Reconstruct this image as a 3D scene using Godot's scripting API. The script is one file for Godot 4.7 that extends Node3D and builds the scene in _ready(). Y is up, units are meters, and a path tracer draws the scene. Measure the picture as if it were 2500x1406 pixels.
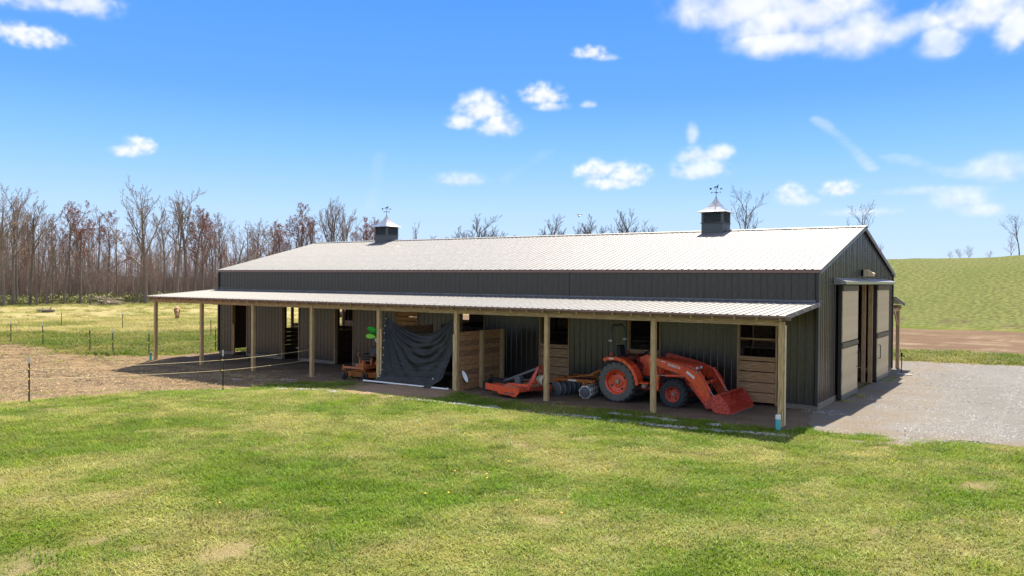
extends Node3D
# A pole barn with a lean-to, farm machines under it, lawn, paddock, gravel drive, hill and bare spring woods.
# x runs along the barn's long side, z towards the lawn in front of it, y is up; the barn's front left wall corner is the origin.

class MB:
	var v := PackedVector3Array()
	var n := PackedVector3Array()
	var c := PackedColorArray()
	var ix := PackedInt32Array()
	var col := Color.WHITE
	var xf := Transform3D.IDENTITY
	func tri(a: Vector3, b: Vector3, d: Vector3) -> void:
		a = xf * a
		b = xf * b
		d = xf * d
		var m := (b - a).cross(d - a).normalized()
		var i := v.size()
		v.append(a)
		v.append(b)
		v.append(d)
		for k in 3:
			n.append(m)
			c.append(col)
		ix.append(i)
		ix.append(i + 2)
		ix.append(i + 1)
	func quad(a: Vector3, b: Vector3, d: Vector3, e: Vector3) -> void:
		a = xf * a
		b = xf * b
		d = xf * d
		e = xf * e
		var m := (d - a).cross(e - b).normalized()
		var i := v.size()
		v.append(a)
		v.append(b)
		v.append(d)
		v.append(e)
		for k in 4:
			n.append(m)
			c.append(col)
		for k in [0, 2, 1, 0, 3, 2]:
			ix.append(i + k)
	func oquad(a: Vector3, b: Vector3, d: Vector3, e: Vector3, out: Vector3) -> void:
		if (d - a).cross(e - b).dot(out) >= 0.0:
			quad(a, b, d, e)
		else:
			quad(e, d, b, a)
	func otri(a: Vector3, b: Vector3, d: Vector3, out: Vector3) -> void:
		if (b - a).cross(d - a).dot(out) >= 0.0:
			tri(a, b, d)
		else:
			tri(a, d, b)
	func box(ctr: Vector3, size: Vector3, bev := 0.0) -> void:
		var h := size * 0.5
		var g := h - Vector3.ONE * bev
		for s in [-1.0, 1.0]:
			oquad(ctr + Vector3(s * h.x, -g.y, -g.z), ctr + Vector3(s * h.x, g.y, -g.z), ctr + Vector3(s * h.x, g.y, g.z), ctr + Vector3(s * h.x, -g.y, g.z), Vector3(s, 0, 0))
			oquad(ctr + Vector3(-g.x, s * h.y, -g.z), ctr + Vector3(g.x, s * h.y, -g.z), ctr + Vector3(g.x, s * h.y, g.z), ctr + Vector3(-g.x, s * h.y, g.z), Vector3(0, s, 0))
			oquad(ctr + Vector3(-g.x, -g.y, s * h.z), ctr + Vector3(g.x, -g.y, s * h.z), ctr + Vector3(g.x, g.y, s * h.z), ctr + Vector3(-g.x, g.y, s * h.z), Vector3(0, 0, s))
			if bev > 0.0:
				for t in [-1.0, 1.0]:
					oquad(ctr + Vector3(s * h.x, t * g.y, -g.z), ctr + Vector3(s * h.x, t * g.y, g.z), ctr + Vector3(s * g.x, t * h.y, g.z), ctr + Vector3(s * g.x, t * h.y, -g.z), Vector3(s, t, 0))
					oquad(ctr + Vector3(s * h.x, -g.y, t * g.z), ctr + Vector3(s * h.x, g.y, t * g.z), ctr + Vector3(s * g.x, g.y, t * h.z), ctr + Vector3(s * g.x, -g.y, t * h.z), Vector3(s, 0, t))
					oquad(ctr + Vector3(-g.x, s * h.y, t * g.z), ctr + Vector3(g.x, s * h.y, t * g.z), ctr + Vector3(g.x, s * g.y, t * h.z), ctr + Vector3(-g.x, s * g.y, t * h.z), Vector3(0, s, t))
					for u in [-1.0, 1.0]:
						otri(ctr + Vector3(s * h.x, t * g.y, u * g.z), ctr + Vector3(s * g.x, t * h.y, u * g.z), ctr + Vector3(s * g.x, t * g.y, u * h.z), Vector3(s, t, u))
	func bar(p0: Vector3, p1: Vector3, w: float, h: float, up := Vector3.UP, bev := 0.0) -> void:
		var y := (p1 - p0).normalized()
		var x := y.cross(up).normalized()
		if x.length() < 0.5:
			x = y.cross(Vector3.RIGHT).normalized()
		var z := x.cross(y).normalized()
		var keep := xf
		xf = xf * Transform3D(Basis(x, y, z), (p0 + p1) * 0.5)
		box(Vector3.ZERO, Vector3(w, p0.distance_to(p1), h), bev)
		xf = keep
	func tube(p0: Vector3, p1: Vector3, r0: float, r1: float, sides := 8, cap := true) -> void:
		p0 = xf * p0
		p1 = xf * p1
		var y := (p1 - p0).normalized()
		var x := y.cross(Vector3.UP)
		if x.length() < 0.05:
			x = y.cross(Vector3.RIGHT)
		x = x.normalized()
		var z := x.cross(y)
		var i := v.size()
		for k in sides:
			var a := TAU * k / sides
			var d := x * cos(a) + z * sin(a)
			v.append(p0 + d * r0)
			v.append(p1 + d * r1)
			n.append(d)
			n.append(d)
			c.append(col)
			c.append(col)
		for k in sides:
			var a := i + 2 * k
			var b := i + 2 * ((k + 1) % sides)
			for q in [a, b + 1, a + 1, a, b, b + 1]:
				ix.append(q)
		if cap:
			for e in 2:
				var j := v.size()
				var m := y if e == 1 else -y
				for k in sides:
					v.append(v[i + 2 * k + e])
					n.append(m)
					c.append(col)
				for k in range(1, sides - 1):
					ix.append(j)
					if e == 1:
						ix.append(j + k)
						ix.append(j + k + 1)
					else:
						ix.append(j + k + 1)
						ix.append(j + k)
	func pipe(pts: Array, r: float, sides := 8) -> void:
		for k in pts.size() - 1:
			tube(pts[k], pts[k + 1], r, r, sides, true)
	func lathe(prof: Array, sides := 24) -> void:   # prof: Vector2(radius, height along local z); normal (dh, -dr)
		for s in prof.size() - 1:
			var a: Vector2 = prof[s]
			var b: Vector2 = prof[s + 1]
			var t := (b - a)
			if t.length() < 0.00001:
				continue
			var i := v.size()
			for k in sides + 1:
				var an := TAU * k / sides
				var co := cos(an)
				var si := sin(an)
				var m := (xf.basis * Vector3(t.y * co, t.y * si, -t.x)).normalized()
				v.append(xf * Vector3(a.x * co, a.x * si, a.y))
				v.append(xf * Vector3(b.x * co, b.x * si, b.y))
				n.append(m)
				n.append(m)
				c.append(col)
				c.append(col)
			for k in sides:
				var p := i + 2 * k
				var f := [p, p + 2, p + 3, p + 1]
				var fn := (v[f[2]] - v[f[0]]).cross(v[f[3]] - v[f[1]])
				if fn.dot(n[p]) >= 0.0:
					for q in [f[0], f[2], f[1], f[0], f[3], f[2]]:
						ix.append(q)
				else:
					for q in [f[0], f[1], f[2], f[0], f[2], f[3]]:
						ix.append(q)
	func prism(poly: PackedVector2Array, z0: float, z1: float) -> void:
		var t := Geometry2D.triangulate_polygon(poly)
		for k in range(0, t.size(), 3):
			var a := poly[t[k]]
			var b := poly[t[k + 1]]
			var d := poly[t[k + 2]]
			otri(Vector3(a.x, a.y, z1), Vector3(b.x, b.y, z1), Vector3(d.x, d.y, z1), Vector3(0, 0, z1 - z0))
			otri(Vector3(a.x, a.y, z0), Vector3(b.x, b.y, z0), Vector3(d.x, d.y, z0), Vector3(0, 0, z0 - z1))
		var cw := Geometry2D.is_polygon_clockwise(poly)
		for k in poly.size():
			var a := poly[k]
			var b := poly[(k + 1) % poly.size()]
			var o := Vector2(b.y - a.y, a.x - b.x) * (-1.0 if cw else 1.0)
			oquad(Vector3(a.x, a.y, z0), Vector3(b.x, b.y, z0), Vector3(b.x, b.y, z1), Vector3(a.x, a.y, z1), Vector3(o.x, o.y, 0))
	func surf(rows: Array, flip := false, wrap := false) -> void:   # smooth sheet through rows of equal length
		var nc: int = rows[0].size()
		var i := v.size()
		for r in rows:
			for q in r:
				v.append(xf * q)
				n.append(Vector3.ZERO)
				c.append(col)
		for r in rows.size() - 1:
			for k in (nc if wrap else nc - 1):
				var k2 := (k + 1) % nc
				var a := i + r * nc + k
				var b := i + r * nc + k2
				var d := i + (r + 1) * nc + k2
				var e := i + (r + 1) * nc + k
				var m := (v[d] - v[a]).cross(v[e] - v[b])
				if flip:
					m = -m
				for q in [a, b, d, e]:
					n[q] += m
				for q in ([a, b, d, a, d, e] if flip else [a, d, b, a, e, d]):
					ix.append(q)
		for q in range(i, v.size()):
			n[q] = n[q].normalized()
	func mesh() -> ArrayMesh:
		var arr := []
		arr.resize(Mesh.ARRAY_MAX)
		arr[Mesh.ARRAY_VERTEX] = v
		arr[Mesh.ARRAY_NORMAL] = n
		arr[Mesh.ARRAY_COLOR] = c
		arr[Mesh.ARRAY_INDEX] = ix
		var am := ArrayMesh.new()
		am.add_surface_from_arrays(Mesh.PRIMITIVE_TRIANGLES, arr)
		return am

var M := {}
var boxes := {}
var names := {}
var rng := RandomNumberGenerator.new()
var fn1 := FastNoiseLite.new()
var fn2 := FastNoiseLite.new()
var fn3 := FastNoiseLite.new()
var cam: Camera3D

func lin(r: float, g: float, b: float) -> Color:
	return Color(r, g, b).linear_to_srgb()

func ss(a: float, b: float, x: float) -> float:
	var t := clampf((x - a) / (b - a), 0.0, 1.0)
	return t * t * (3.0 - 2.0 * t)

func ntex(freq: float, lo: Color, hi: Color, sd := 1, oct := 4, size := 512, kind := FastNoiseLite.TYPE_SIMPLEX_SMOOTH, normal := false, strength := 4.0) -> NoiseTexture2D:
	var f := FastNoiseLite.new()
	f.noise_type = kind
	f.frequency = freq
	f.seed = sd
	f.fractal_octaves = oct
	var t := NoiseTexture2D.new()
	t.width = size
	t.height = size
	t.seamless = true
	t.noise = f
	if normal:
		t.as_normal_map = true
		t.bump_strength = strength
	else:
		var g := Gradient.new()
		g.set_color(0, lo)
		g.set_color(1, hi)
		t.color_ramp = g
	return t

func mat(key: String, col: Color, rough: float, metal := 0.0) -> StandardMaterial3D:
	var m := StandardMaterial3D.new()
	m.resource_name = key
	m.albedo_color = col
	m.roughness = rough
	m.metallic = metal
	M[key] = m
	return m

func grain(m: StandardMaterial3D, tex: Texture2D, scale: Vector3, bump: Texture2D = null, bs := 1.0) -> StandardMaterial3D:
	m.albedo_texture = tex
	m.uv1_triplanar = true
	m.uv1_world_triplanar = true
	m.uv1_scale = scale
	if bump:
		m.heightmap_enabled = true
		m.heightmap_texture = bump
		m.heightmap_scale = bs
	return m

func numbered(called: String) -> String:
	if not names.has(called):
		names[called] = 0
		return called
	names[called] += 1
	return "%s_%03d" % [called, names[called]]

func thing(called: String, label: String, category: String, at := Vector3.ZERO, turn := 0.0, group := "") -> Node3D:
	var o := Node3D.new()
	o.name = numbered(called)
	add_child(o)
	o.position = at
	o.rotation.y = turn
	tag(o, label, category, group)
	return o

func tag(o: Node3D, label: String, category: String, group := "") -> void:
	if label:
		o.set_meta("label", label)
	if category:
		o.set_meta("category", category)
	if group:
		o.set_meta("group", group)

func part(parent: Node, called: String, shape, m: Material, at := Vector3.ZERO) -> MeshInstance3D:
	var o := MeshInstance3D.new()
	o.name = called
	o.mesh = shape.mesh() if shape is MB else shape
	o.material_override = m
	o.position = at
	parent.add_child(o, true)
	return o

func whole(called: String, shape, m: Material, label: String, category: String, at := Vector3.ZERO, group := "") -> MeshInstance3D:
	var o := part(self, numbered(called), shape, m, at)
	tag(o, label, category, group)
	return o

func group_part(parent: Node, called: String, at := Vector3.ZERO) -> Node3D:
	var o := Node3D.new()
	o.name = called
	o.position = at
	parent.add_child(o, true)
	return o

func boxmesh(size: Vector3, bev := 0.008) -> ArrayMesh:
	var k := "%.3f %.3f %.3f %.4f" % [size.x, size.y, size.z, bev]
	if not boxes.has(k):
		var b := MB.new()
		b.box(Vector3.ZERO, size, bev)
		boxes[k] = b.mesh()
	return boxes[k]

func board(parent: Node, called: String, at: Vector3, size: Vector3, m: Material, bev := 0.006) -> MeshInstance3D:
	return part(parent, called, boxmesh(size, bev), m, at)

func lettering(parent: Node, words: String, height: float, m: Material, at: Vector3, basis := Basis.IDENTITY, called := "lettering") -> MeshInstance3D:
	var t := TextMesh.new()
	var f := SystemFont.new()
	f.font_names = PackedStringArray(["Droid Sans"])
	f.font_weight = 700
	t.font = f
	t.text = words
	t.font_size = 32
	t.pixel_size = height / 23.0
	t.depth = 0.004
	var o := part(parent, called, t, m, at)
	o.basis = basis
	return o

# azimuth, elevation, half width, half height in degrees, strength
const CLOUDS := [
	[[-18.93, 18.46, 4.36, 1.79, 1.0], [-14.89, 17.60, 4.97, 2.38, 1.0], [-11.28, 16.09, 2.86, 1.64, 1.0], [-15.66, 16.00, 3.32, 1.13, 1.0], [-16.24, 20.9, 7.14, 2.9, 1.0]],
	[[-4.23, 16.28, 2.53, 1.49, 0.95], [-2.27, 15.52, 1.32, 2.09, 0.9], [-6.23, 15.01, 1.43, 1.19, 0.7], [-7.64, 16.28, 1.47, 0.74, 0.6]],
	[[-63.38, 16.86, 2.16, 0.89, 0.8], [-66.49, 17.03, 2.70, 1.19, 0.8]],
	[[-66.27, 14.46, 1.90, 0.72, 0.95], [-67.12, 14.60, 0.88, 0.66, 0.95]],
	[[-60.06, 8.48, 0.98, 0.60, 1.0], [-61.02, 8.04, 0.87, 0.39, 0.9]],
	[[-37.03, 12.12, 1.67, 1.25, 1.0], [-35.83, 11.00, 1.52, 0.89, 1.0], [-38.35, 11.25, 1.21, 0.60, 0.9]],
	[[-32.58, 13.15, 1.53, 0.83, 0.95], [-31.98, 12.38, 1.22, 0.36, 0.8]],
	[[-29.20, 16.02, 1.17, 0.48, 0.85], [-28.02, 15.67, 0.92, 0.24, 0.6]],
	[[-29.26, 12.50, 0.60, 0.27, 0.6]],
	[[-28.54, 7.83, 1.63, 0.83, 0.95], [-26.48, 7.53, 1.62, 0.89, 0.95], [-27.65, 6.96, 1.63, 0.54, 0.9]],
	[[-21.61, 8.72, 1.29, 0.74, 0.8], [-20.21, 8.96, 1.13, 0.66, 0.85], [-21.32, 7.78, 2.13, 0.74, 0.75], [-21.85, 10.28, 0.43, 0.83, 0.6]],
	[[-38.47, 7.20, 1.79, 0.54, 0.55]],
	[[-15.23, 6.02, 0.96, 0.72, 0.75], [-14.75, 5.53, 1.32, 0.42, 0.6]],
	[[-12.17, 6.25, 1.15, 0.63, 0.8]],
	[[-3.02, 7.03, 1.95, 0.95, 0.6], [-4.98, 5.24, 1.58, 0.77, 0.6], [-3.87, 4.56, 1.32, 0.48, 0.55]],
	[[-10.65, 4.65, 2.24, 0.30, 0.4], [-6.5, 5.9, 3.0, 0.35, 0.35]],
	[[-13.70, 10.90, 0.45, 0.24, 0.28], [-13.47, 10.73, 0.45, 0.31, 0.29], [-13.23, 10.55, 0.45, 0.35, 0.29], [-13.00, 10.37, 0.45, 0.36, 0.27], [-12.77, 10.18, 0.45, 0.32, 0.24], [-12.53, 9.98, 0.45, 0.26, 0.20], [-12.30, 9.78, 0.45, 0.19, 0.17], [-12.07, 9.56, 0.45, 0.14, 0.15], [-11.83, 9.34, 0.45, 0.12, 0.15], [-11.60, 9.10, 0.45, 0.15, 0.15], [-11.37, 8.85, 0.45, 0.21, 0.17], [-11.13, 8.59, 0.45, 0.28, 0.21], [-10.90, 8.33, 0.45, 0.34, 0.24], [-10.67, 8.06, 0.45, 0.36, 0.27], [-10.43, 7.78, 0.45, 0.34, 0.29], [-10.20, 7.50, 0.45, 0.29, 0.29]],
	[[-44.30, 8.60, 0.50, 0.48, 0.07], [-44.38, 8.17, 0.50, 0.70, 0.07], [-44.45, 7.75, 0.50, 0.67, 0.06], [-44.52, 7.32, 0.50, 0.42, 0.05], [-44.60, 6.90, 0.50, 0.25, 0.04], [-44.67, 6.47, 0.50, 0.33, 0.04], [-44.75, 6.05, 0.50, 0.59, 0.05], [-44.82, 5.62, 0.50, 0.72, 0.07], [-44.90, 5.20, 0.50, 0.58, 0.07]],
	[[-32.20, 9.20, 0.60, 0.24, 0.07], [-32.56, 8.98, 0.60, 0.34, 0.07], [-32.91, 8.76, 0.60, 0.35, 0.06], [-33.27, 8.53, 0.60, 0.26, 0.05], [-33.62, 8.31, 0.60, 0.15, 0.04], [-33.98, 8.09, 0.60, 0.12, 0.04], [-34.33, 7.87, 0.60, 0.21, 0.05], [-34.69, 7.64, 0.60, 0.32, 0.06], [-35.04, 7.42, 0.60, 0.36, 0.07], [-35.40, 7.20, 0.60, 0.29, 0.07]],
	[[-9.00, 8.20, 0.80, 0.24, 0.20], [-8.56, 8.04, 0.80, 0.34, 0.21], [-8.11, 7.89, 0.80, 0.35, 0.19], [-7.67, 7.73, 0.80, 0.26, 0.15], [-7.22, 7.58, 0.80, 0.15, 0.11], [-6.78, 7.42, 0.80, 0.12, 0.10], [-6.33, 7.27, 0.80, 0.21, 0.13], [-5.89, 7.11, 0.80, 0.32, 0.17], [-5.44, 6.96, 0.80, 0.36, 0.20], [-5.00, 6.80, 0.80, 0.29, 0.21]],
]

const SUN := Vector3(-0.17, 1.0, -0.62)   # where the sun stands, read from the lean-to's shadow

func make_sky() -> Sky:
	var w := 4096
	var h := 2048
	var im := Image.create_empty(w, h, false, Image.FORMAT_RGBAF)
	# clear air: deeper blue overhead, paling to the horizon
	var stops := [[-90.0, Color(0.34, 0.36, 0.28)], [-4.0, Color(0.50, 0.53, 0.46)], [-0.5, Color(0.80, 0.87, 0.94)], [0.0, Color(0.82, 0.885, 0.96)], [2.0, Color(0.76, 0.855, 0.965)], [5.0, Color(0.69, 0.825, 0.96)], [9.0, Color(0.53, 0.745, 0.965)], [13.0, Color(0.405, 0.65, 0.96)], [20.0, Color(0.33, 0.585, 0.955)], [40.0, Color(0.29, 0.56, 0.95)], [90.0, Color(0.27, 0.53, 0.93)]]
	var g := Gradient.new()
	var rows := []
	for y in h:
		var el := 90.0 - 180.0 * (y + 0.5) / h
		var k := 0
		while k < stops.size() - 2 and el > stops[k + 1][0]:
			k += 1
		var t := clampf((el - stops[k][0]) / (stops[k + 1][0] - stops[k][0]), 0.0, 1.0)
		var cc: Color = (stops[k][1] as Color).lerp(stops[k + 1][1], t)
		cc = cc.srgb_to_linear()
		rows.append(cc)
		im.fill_rect(Rect2i(0, y, w, 1), cc)
	# pale glare of the air round the sun
	var sa := rad_to_deg(atan2(SUN.x, -SUN.z))
	var sn := SUN.normalized()
	for y in range(0, h / 2):
		var el := deg_to_rad(90.0 - 180.0 * (y + 0.5) / h)
		for x in range(floori((sa - 90.0) / 360.0 * w), ceili((sa + 90.0) / 360.0 * w), 4):
			var az := TAU * (x + 2.0) / w
			var c := clampf(sin(az) * cos(el) * sn.x + sin(el) * sn.y - cos(az) * cos(el) * sn.z, -1.0, 1.0)
			var a := rad_to_deg(acos(c))
			if a < 34.0:
				var k := pow(1.0 - a / 34.0, 2.0)
				im.fill_rect(Rect2i(posmod(x, w), y, 4, 1), (rows[y] as Color).lerp(Color(2.6, 2.5, 2.35), k))
	var f := FastNoiseLite.new()
	f.noise_type = FastNoiseLite.TYPE_SIMPLEX_SMOOTH
	f.frequency = 1.0
	f.fractal_octaves = 5
	f.seed = 11
	var all := CLOUDS.duplicate()
	# unseen fair-weather clouds added round the rest of the sky, dense to brighten shade
	var r := RandomNumberGenerator.new()
	r.seed = 5
	for k in 620:
		var az := r.randf_range(8.0, 284.0)
		var el := rad_to_deg(asin(r.randf_range(0.08, 0.97)))
		var sz := r.randf_range(0.6, 1.15) * (1.0 + el * 0.085)
		var cl := []
		for q in r.randi_range(1, 4):
			cl.append([az + r.randf_range(-1.4, 1.4) * sz, el + r.randf_range(-0.5, 0.5) * sz, r.randf_range(1.0, 2.2) * sz, r.randf_range(0.4, 0.9) * sz, r.randf_range(0.6, 1.0)])
		all.append(cl)
	for cl in all:
		var a0 := 1e9
		var a1 := -1e9
		var e0 := 1e9
		var e1 := -1e9
		for q in cl:
			a0 = minf(a0, q[0] - q[2] * 1.8)
			a1 = maxf(a1, q[0] + q[2] * 1.8)
			e0 = minf(e0, q[1] - q[3] * 1.9)
			e1 = maxf(e1, q[1] + q[3] * 1.9)
		var size: float = (e1 - e0)
		var step := 1 if a0 > -80.0 and a1 < 12.0 else 4   # finer where clouds are seen large
		for y in range(int((90.0 - e1) / 180.0 * h), int((90.0 - e0) / 180.0 * h) + 1, step):
			if y < 0 or y >= h:
				continue
			var el := 90.0 - 180.0 * (y + 0.5) / h
			var x0 := floori(a0 / 360.0 * w)
			var x1 := ceili(a1 / 360.0 * w)
			for x in range(x0, x1, step):
				var az := 360.0 * (x + 0.5) / w
				var d := -1.0
				var st := 0.0
				var up := 0.0
				for q in cl:
					var dx: float = (az - q[0]) / q[2]
					var dy: float = (el - q[1]) / q[3]
					if dy < 0.0:
						dy *= 1.35
					var e: float = 1.0 - sqrt(dx * dx + dy * dy)
					if e > d:
						d = e
						up = (el - q[1]) / q[3]
					st = maxf(st, q[4] * clampf(e + 0.9, 0.0, 1.0))
				if d < -0.85:
					continue
				var sc := 0.95 / maxf(size * 0.33, 0.7)
				var nz := f.get_noise_2d(az * sc, el * sc * 1.3)
				var nf := f.get_noise_2d(az * sc * 3.1 + 40.0, el * sc * 3.6)
				var am := 1.0 if st > 0.62 else 0.45
				var dd := d + (nz * 0.62 + nf * 0.16) * am
				var al := ss(-0.42, 0.80, dd) * st
				if al <= 0.004:
					continue
				var lit := clampf(0.55 + 0.32 * up + 0.55 * nz + 0.25 * nf, 0.0, 1.0)
				var cc := Color(0.62, 0.67, 0.80).lerp(Color(0.97, 0.96, 0.98), lit)
				var xx := posmod(x, w)
				im.fill_rect(Rect2i(xx, y, step, step), im.get_pixel(xx, y).lerp(cc, al * 0.92))
	var s := Sky.new()
	var pm := PanoramaSkyMaterial.new()
	pm.panorama = ImageTexture.create_from_image(im)
	s.sky_material = pm
	return s

func make_world() -> void:
	cam = Camera3D.new()
	cam.name = "camera"
	add_child(cam)
	cam.position = Vector3(34.944, 3.800, 24.354)
	cam.rotation = Vector3(-0.0095, 0.6056, 0.0079)
	cam.fov = 40.17
	cam.far = 3000.0
	cam.current = true
	var we := WorldEnvironment.new()
	we.name = "world_environment"
	var e := Environment.new()
	e.background_mode = Environment.BG_SKY
	e.sky = make_sky()
	e.background_energy_multiplier = 0.395
	e.tonemap_mode = Environment.TONE_MAPPER_LINEAR
	e.tonemap_exposure = 3.1
	e.sdfgi_enabled = true
	e.ssao_enabled = true
	e.ssil_enabled = true
	we.environment = e
	add_child(we)
	var sun := DirectionalLight3D.new()
	sun.name = "sun"
	add_child(sun)
	var towards := SUN.normalized()
	sun.look_at_from_position(towards * 100.0, Vector3.ZERO, Vector3.UP)
	sun.light_energy = 1.33
	sun.light_color = Color(1.0, 0.955, 0.87)
	sun.light_angular_distance = 0.53
	sun.shadow_enabled = true

# ---------------------------------------------------------------- ground
const DIRT := [[-60.0, 5.5], [-14.5, 4.2], [-10.1, 3.9], [-5.2, 3.6], [-2.4, 3.0], [-1.1, 1.9], [-1.0, -0.6], [-0.3, -0.8], [-0.25, -13.0], [29.12, -13.0], [29.12, -0.8], [29.3, 1.2], [29.7, 3.0], [29.4, 3.75], [27.4, 3.62], [24.2, 3.5], [22.9, 3.65], [21.6, 3.95], [18.6, 3.7], [14.0, 3.9], [11.2, 4.1], [10.4, 5.0], [9.6, 6.0], [9.2, 7.8], [9.35, 10.1], [8.7, 12.2], [8.9, 13.6], [4.0, 16.0], [-60.0, 32.0]]
const DRIVE := [[29.13, -13.0], [26.0, -15.5], [12.0, -17.0], [0.0, -17.5], [0.0, -19.0], [15.0, -18.9], [28.6, -18.6], [33.7, -19.5], [46.0, -20.6], [90.0, -26.0], [90.0, 4.0], [60.0, 1.0], [46.0, 1.5], [39.0, 2.0], [34.3, 2.3], [33.2, 2.35], [32.5, 3.3], [32.1, 3.95], [31.5, 4.15], [30.8, 4.1], [31.5, 3.55], [31.55, 2.8], [30.4, 3.3], [29.8, 3.5], [29.55, 2.6], [29.13, 1.0]]
const TILLED := [[-20.0, -22.5], [10.0, -24.6], [27.5, -26.1], [33.5, -26.8], [60.0, -29.5], [120.0, -34.0], [120.0, -62.0], [60.0, -55.5], [32.7, -52.3], [23.9, -50.4], [5.0, -48.0], [-20.0, -45.0]]
const DRAIN := [[[11.6, 5.62], [12.6, 5.68], [13.5, 5.66], [14.4, 5.72], [15.0, 5.78]], [[18.0, 5.62], [19.5, 5.42], [20.8, 5.30], [22.4, 5.20], [23.7, 5.12], [25.0, 5.08], [26.3, 5.02], [27.3, 4.86], [28.5, 4.6], [29.5, 4.36]], [[24.4, 4.05], [25.8, 4.04], [26.7, 4.05], [27.6, 4.03]], [[4.6, 4.9], [6.0, 4.85], [7.4, 4.7], [9.0, 4.35], [10.6, 4.0]]]

func poly_of(a: Array) -> PackedVector2Array:
	var p := PackedVector2Array()
	for q in a:
		p.append(Vector2(q[0], q[1]))
	return p

func signed(p: PackedVector2Array, x: float, z: float) -> float:   # metres inside the outline, negative outside
	var q := Vector2(x, z)
	var best := 1e9
	var inside := false
	var m := p.size()
	var j := m - 1
	for i in m:
		var a := p[i]
		var b := p[j]
		if (a.y > z) != (b.y > z) and x < (b.x - a.x) * (z - a.y) / (b.y - a.y) + a.x:
			inside = not inside
		var ab := b - a
		var t := clampf((q - a).dot(ab) / ab.length_squared(), 0.0, 1.0)
		best = minf(best, q.distance_squared_to(a + ab * t))
		j = i
	best = sqrt(best)
	return best if inside else -best

var dirt_p: PackedVector2Array
var drive_p: PackedVector2Array
var tilled_p: PackedVector2Array

func rough_edge(x: float, z: float, amp: float) -> float:
	return amp * (fn2.get_noise_2d(x * 1.0, z * 1.0) + 0.6 * fn2.get_noise_2d(x * 3.3, z * 3.3))

func dirt_in(x: float, z: float) -> float:
	if x < -62.0 or x > 31.0 or z < -14.0 or z > 34.0:
		return -9.0
	return signed(dirt_p, x, z) + rough_edge(x, z, 0.45 if z > 3.2 and x < 20.0 or x < -0.5 and z > -0.3 else 0.12 if z > 0.0 else 0.03)

func drive_in(x: float, z: float) -> float:
	if x < -2.0 or z > 5.5 or z < -28.0:
		return -9.0
	return signed(drive_p, x, z) + rough_edge(x, z, 0.22 if x > 29.6 else 0.06)

func tilled_in(x: float, z: float) -> float:
	if z > -20.0 or z < -64.0:
		return -9.0
	return signed(tilled_p, x, z) + rough_edge(x, z, 0.9)

func drain_in(x: float, z: float) -> float:
	var best := 9.0
	for line in DRAIN:
		for k in line.size() - 1:
			var a := Vector2(line[k][0], line[k][1])
			var b := Vector2(line[k + 1][0], line[k + 1][1])
			var q := Geometry2D.get_closest_point_to_segment(Vector2(x, z), a, b)
			best = minf(best, q.distance_to(Vector2(x, z)))
	return 0.075 - best + 0.12 * fn2.get_noise_2d(x * 2.0 + 90.0, z * 2.0)

func hgt(x: float, z: float) -> float:
	var y := 0.0
	# a shallow swale in front of the left end
	if z > 1.0 and z < 14.0:
		var q := (z - 6.3) / 2.6
		y -= 0.40 * exp(-q * q) * ss(16.0, 7.5, x) * ss(-14.0, -5.0, x) * ss(1.0, 4.0, z)
	var free := maxf(maxf(ss(4.2, 8.0, z), ss(-22.0, -26.0, z)), maxf(ss(-2.0, -8.0, x), ss(50.0, 60.0, x)))
	y += 0.10 * free * fn1.get_noise_2d(x * 0.5, z * 0.5)
	# the hill behind the tilled field, falling away to the left behind the barn
	if z < -55.0:
		var t := clampf((-55.0 - z) / 72.0, 0.0, 1.0)
		var top := 1.0 + 6.9 * ss(-95.0, 14.0, x) + 0.6 * ss(10.0, 45.0, x)
		y += top * (0.5 - 0.5 * cos(PI * pow(t, 0.85))) * ss(-120.0, -60.0, x)
		y += 0.25 * ss(-55.0, -70.0, z) * fn1.get_noise_2d(x * 0.3 + 7.0, z * 0.3) * ss(-70.0, -20.0, x)
	return y

const WORN := [[23.80, 19.59, 0.50], [23.40, 19.11, 0.35], [21.56, 17.14, 0.30], [23.43, 18.33, 0.30], [24.44, 16.21, 0.25], [25.50, 17.58, 0.50], [11.17, 13.44, 0.40], [13.56, 12.49, 0.25], [28.30, 13.79, 0.35], [29.65, 14.03, 0.25], [33.79, 7.29, 0.40], [25.46, 11.89, 0.30], [16.18, 13.52, 0.25], [17.30, 12.67, 0.20]]   # scuffed spots in the lawn: x, z, radius

func lawn_mix(x: float, z: float) -> Vector3:   # straw share, lush share, bare share
	var a := fn1.get_noise_2d(x * 0.75, z * 0.75)
	var b := fn2.get_noise_2d(x * 0.8 + 31.0, z * 0.8)
	var d := fn3.get_noise_2d(x * 1.4 + 11.0, z * 1.4)
	var q := fn3.get_noise_2d(x * 3.6 + 5.0, z * 3.6)
	var straw := clampf(0.32 + 0.7 * a + 0.9 * b + 0.7 * q, 0.0, 1.0)
	var lush := clampf(0.45 - 0.6 * a + 0.7 * d - 0.5 * q, 0.0, 1.0)
	var bare := ss(0.42, 0.72, d + 0.3 * a)
	if z > 3.0:
		for w in WORN:
			var e: float = Vector2(x - w[0], z - w[1]).length() / w[2]
			if e < 1.4:
				bare = maxf(bare, ss(1.25, 0.55, e + 0.5 * q))
	if z > 3.0:   # the lawn gets thinner and drier to the left
		straw = clampf(straw + 0.16 * ss(26.0, 12.0, x), 0.0, 1.0)
	return Vector3(straw, lush, bare)

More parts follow.
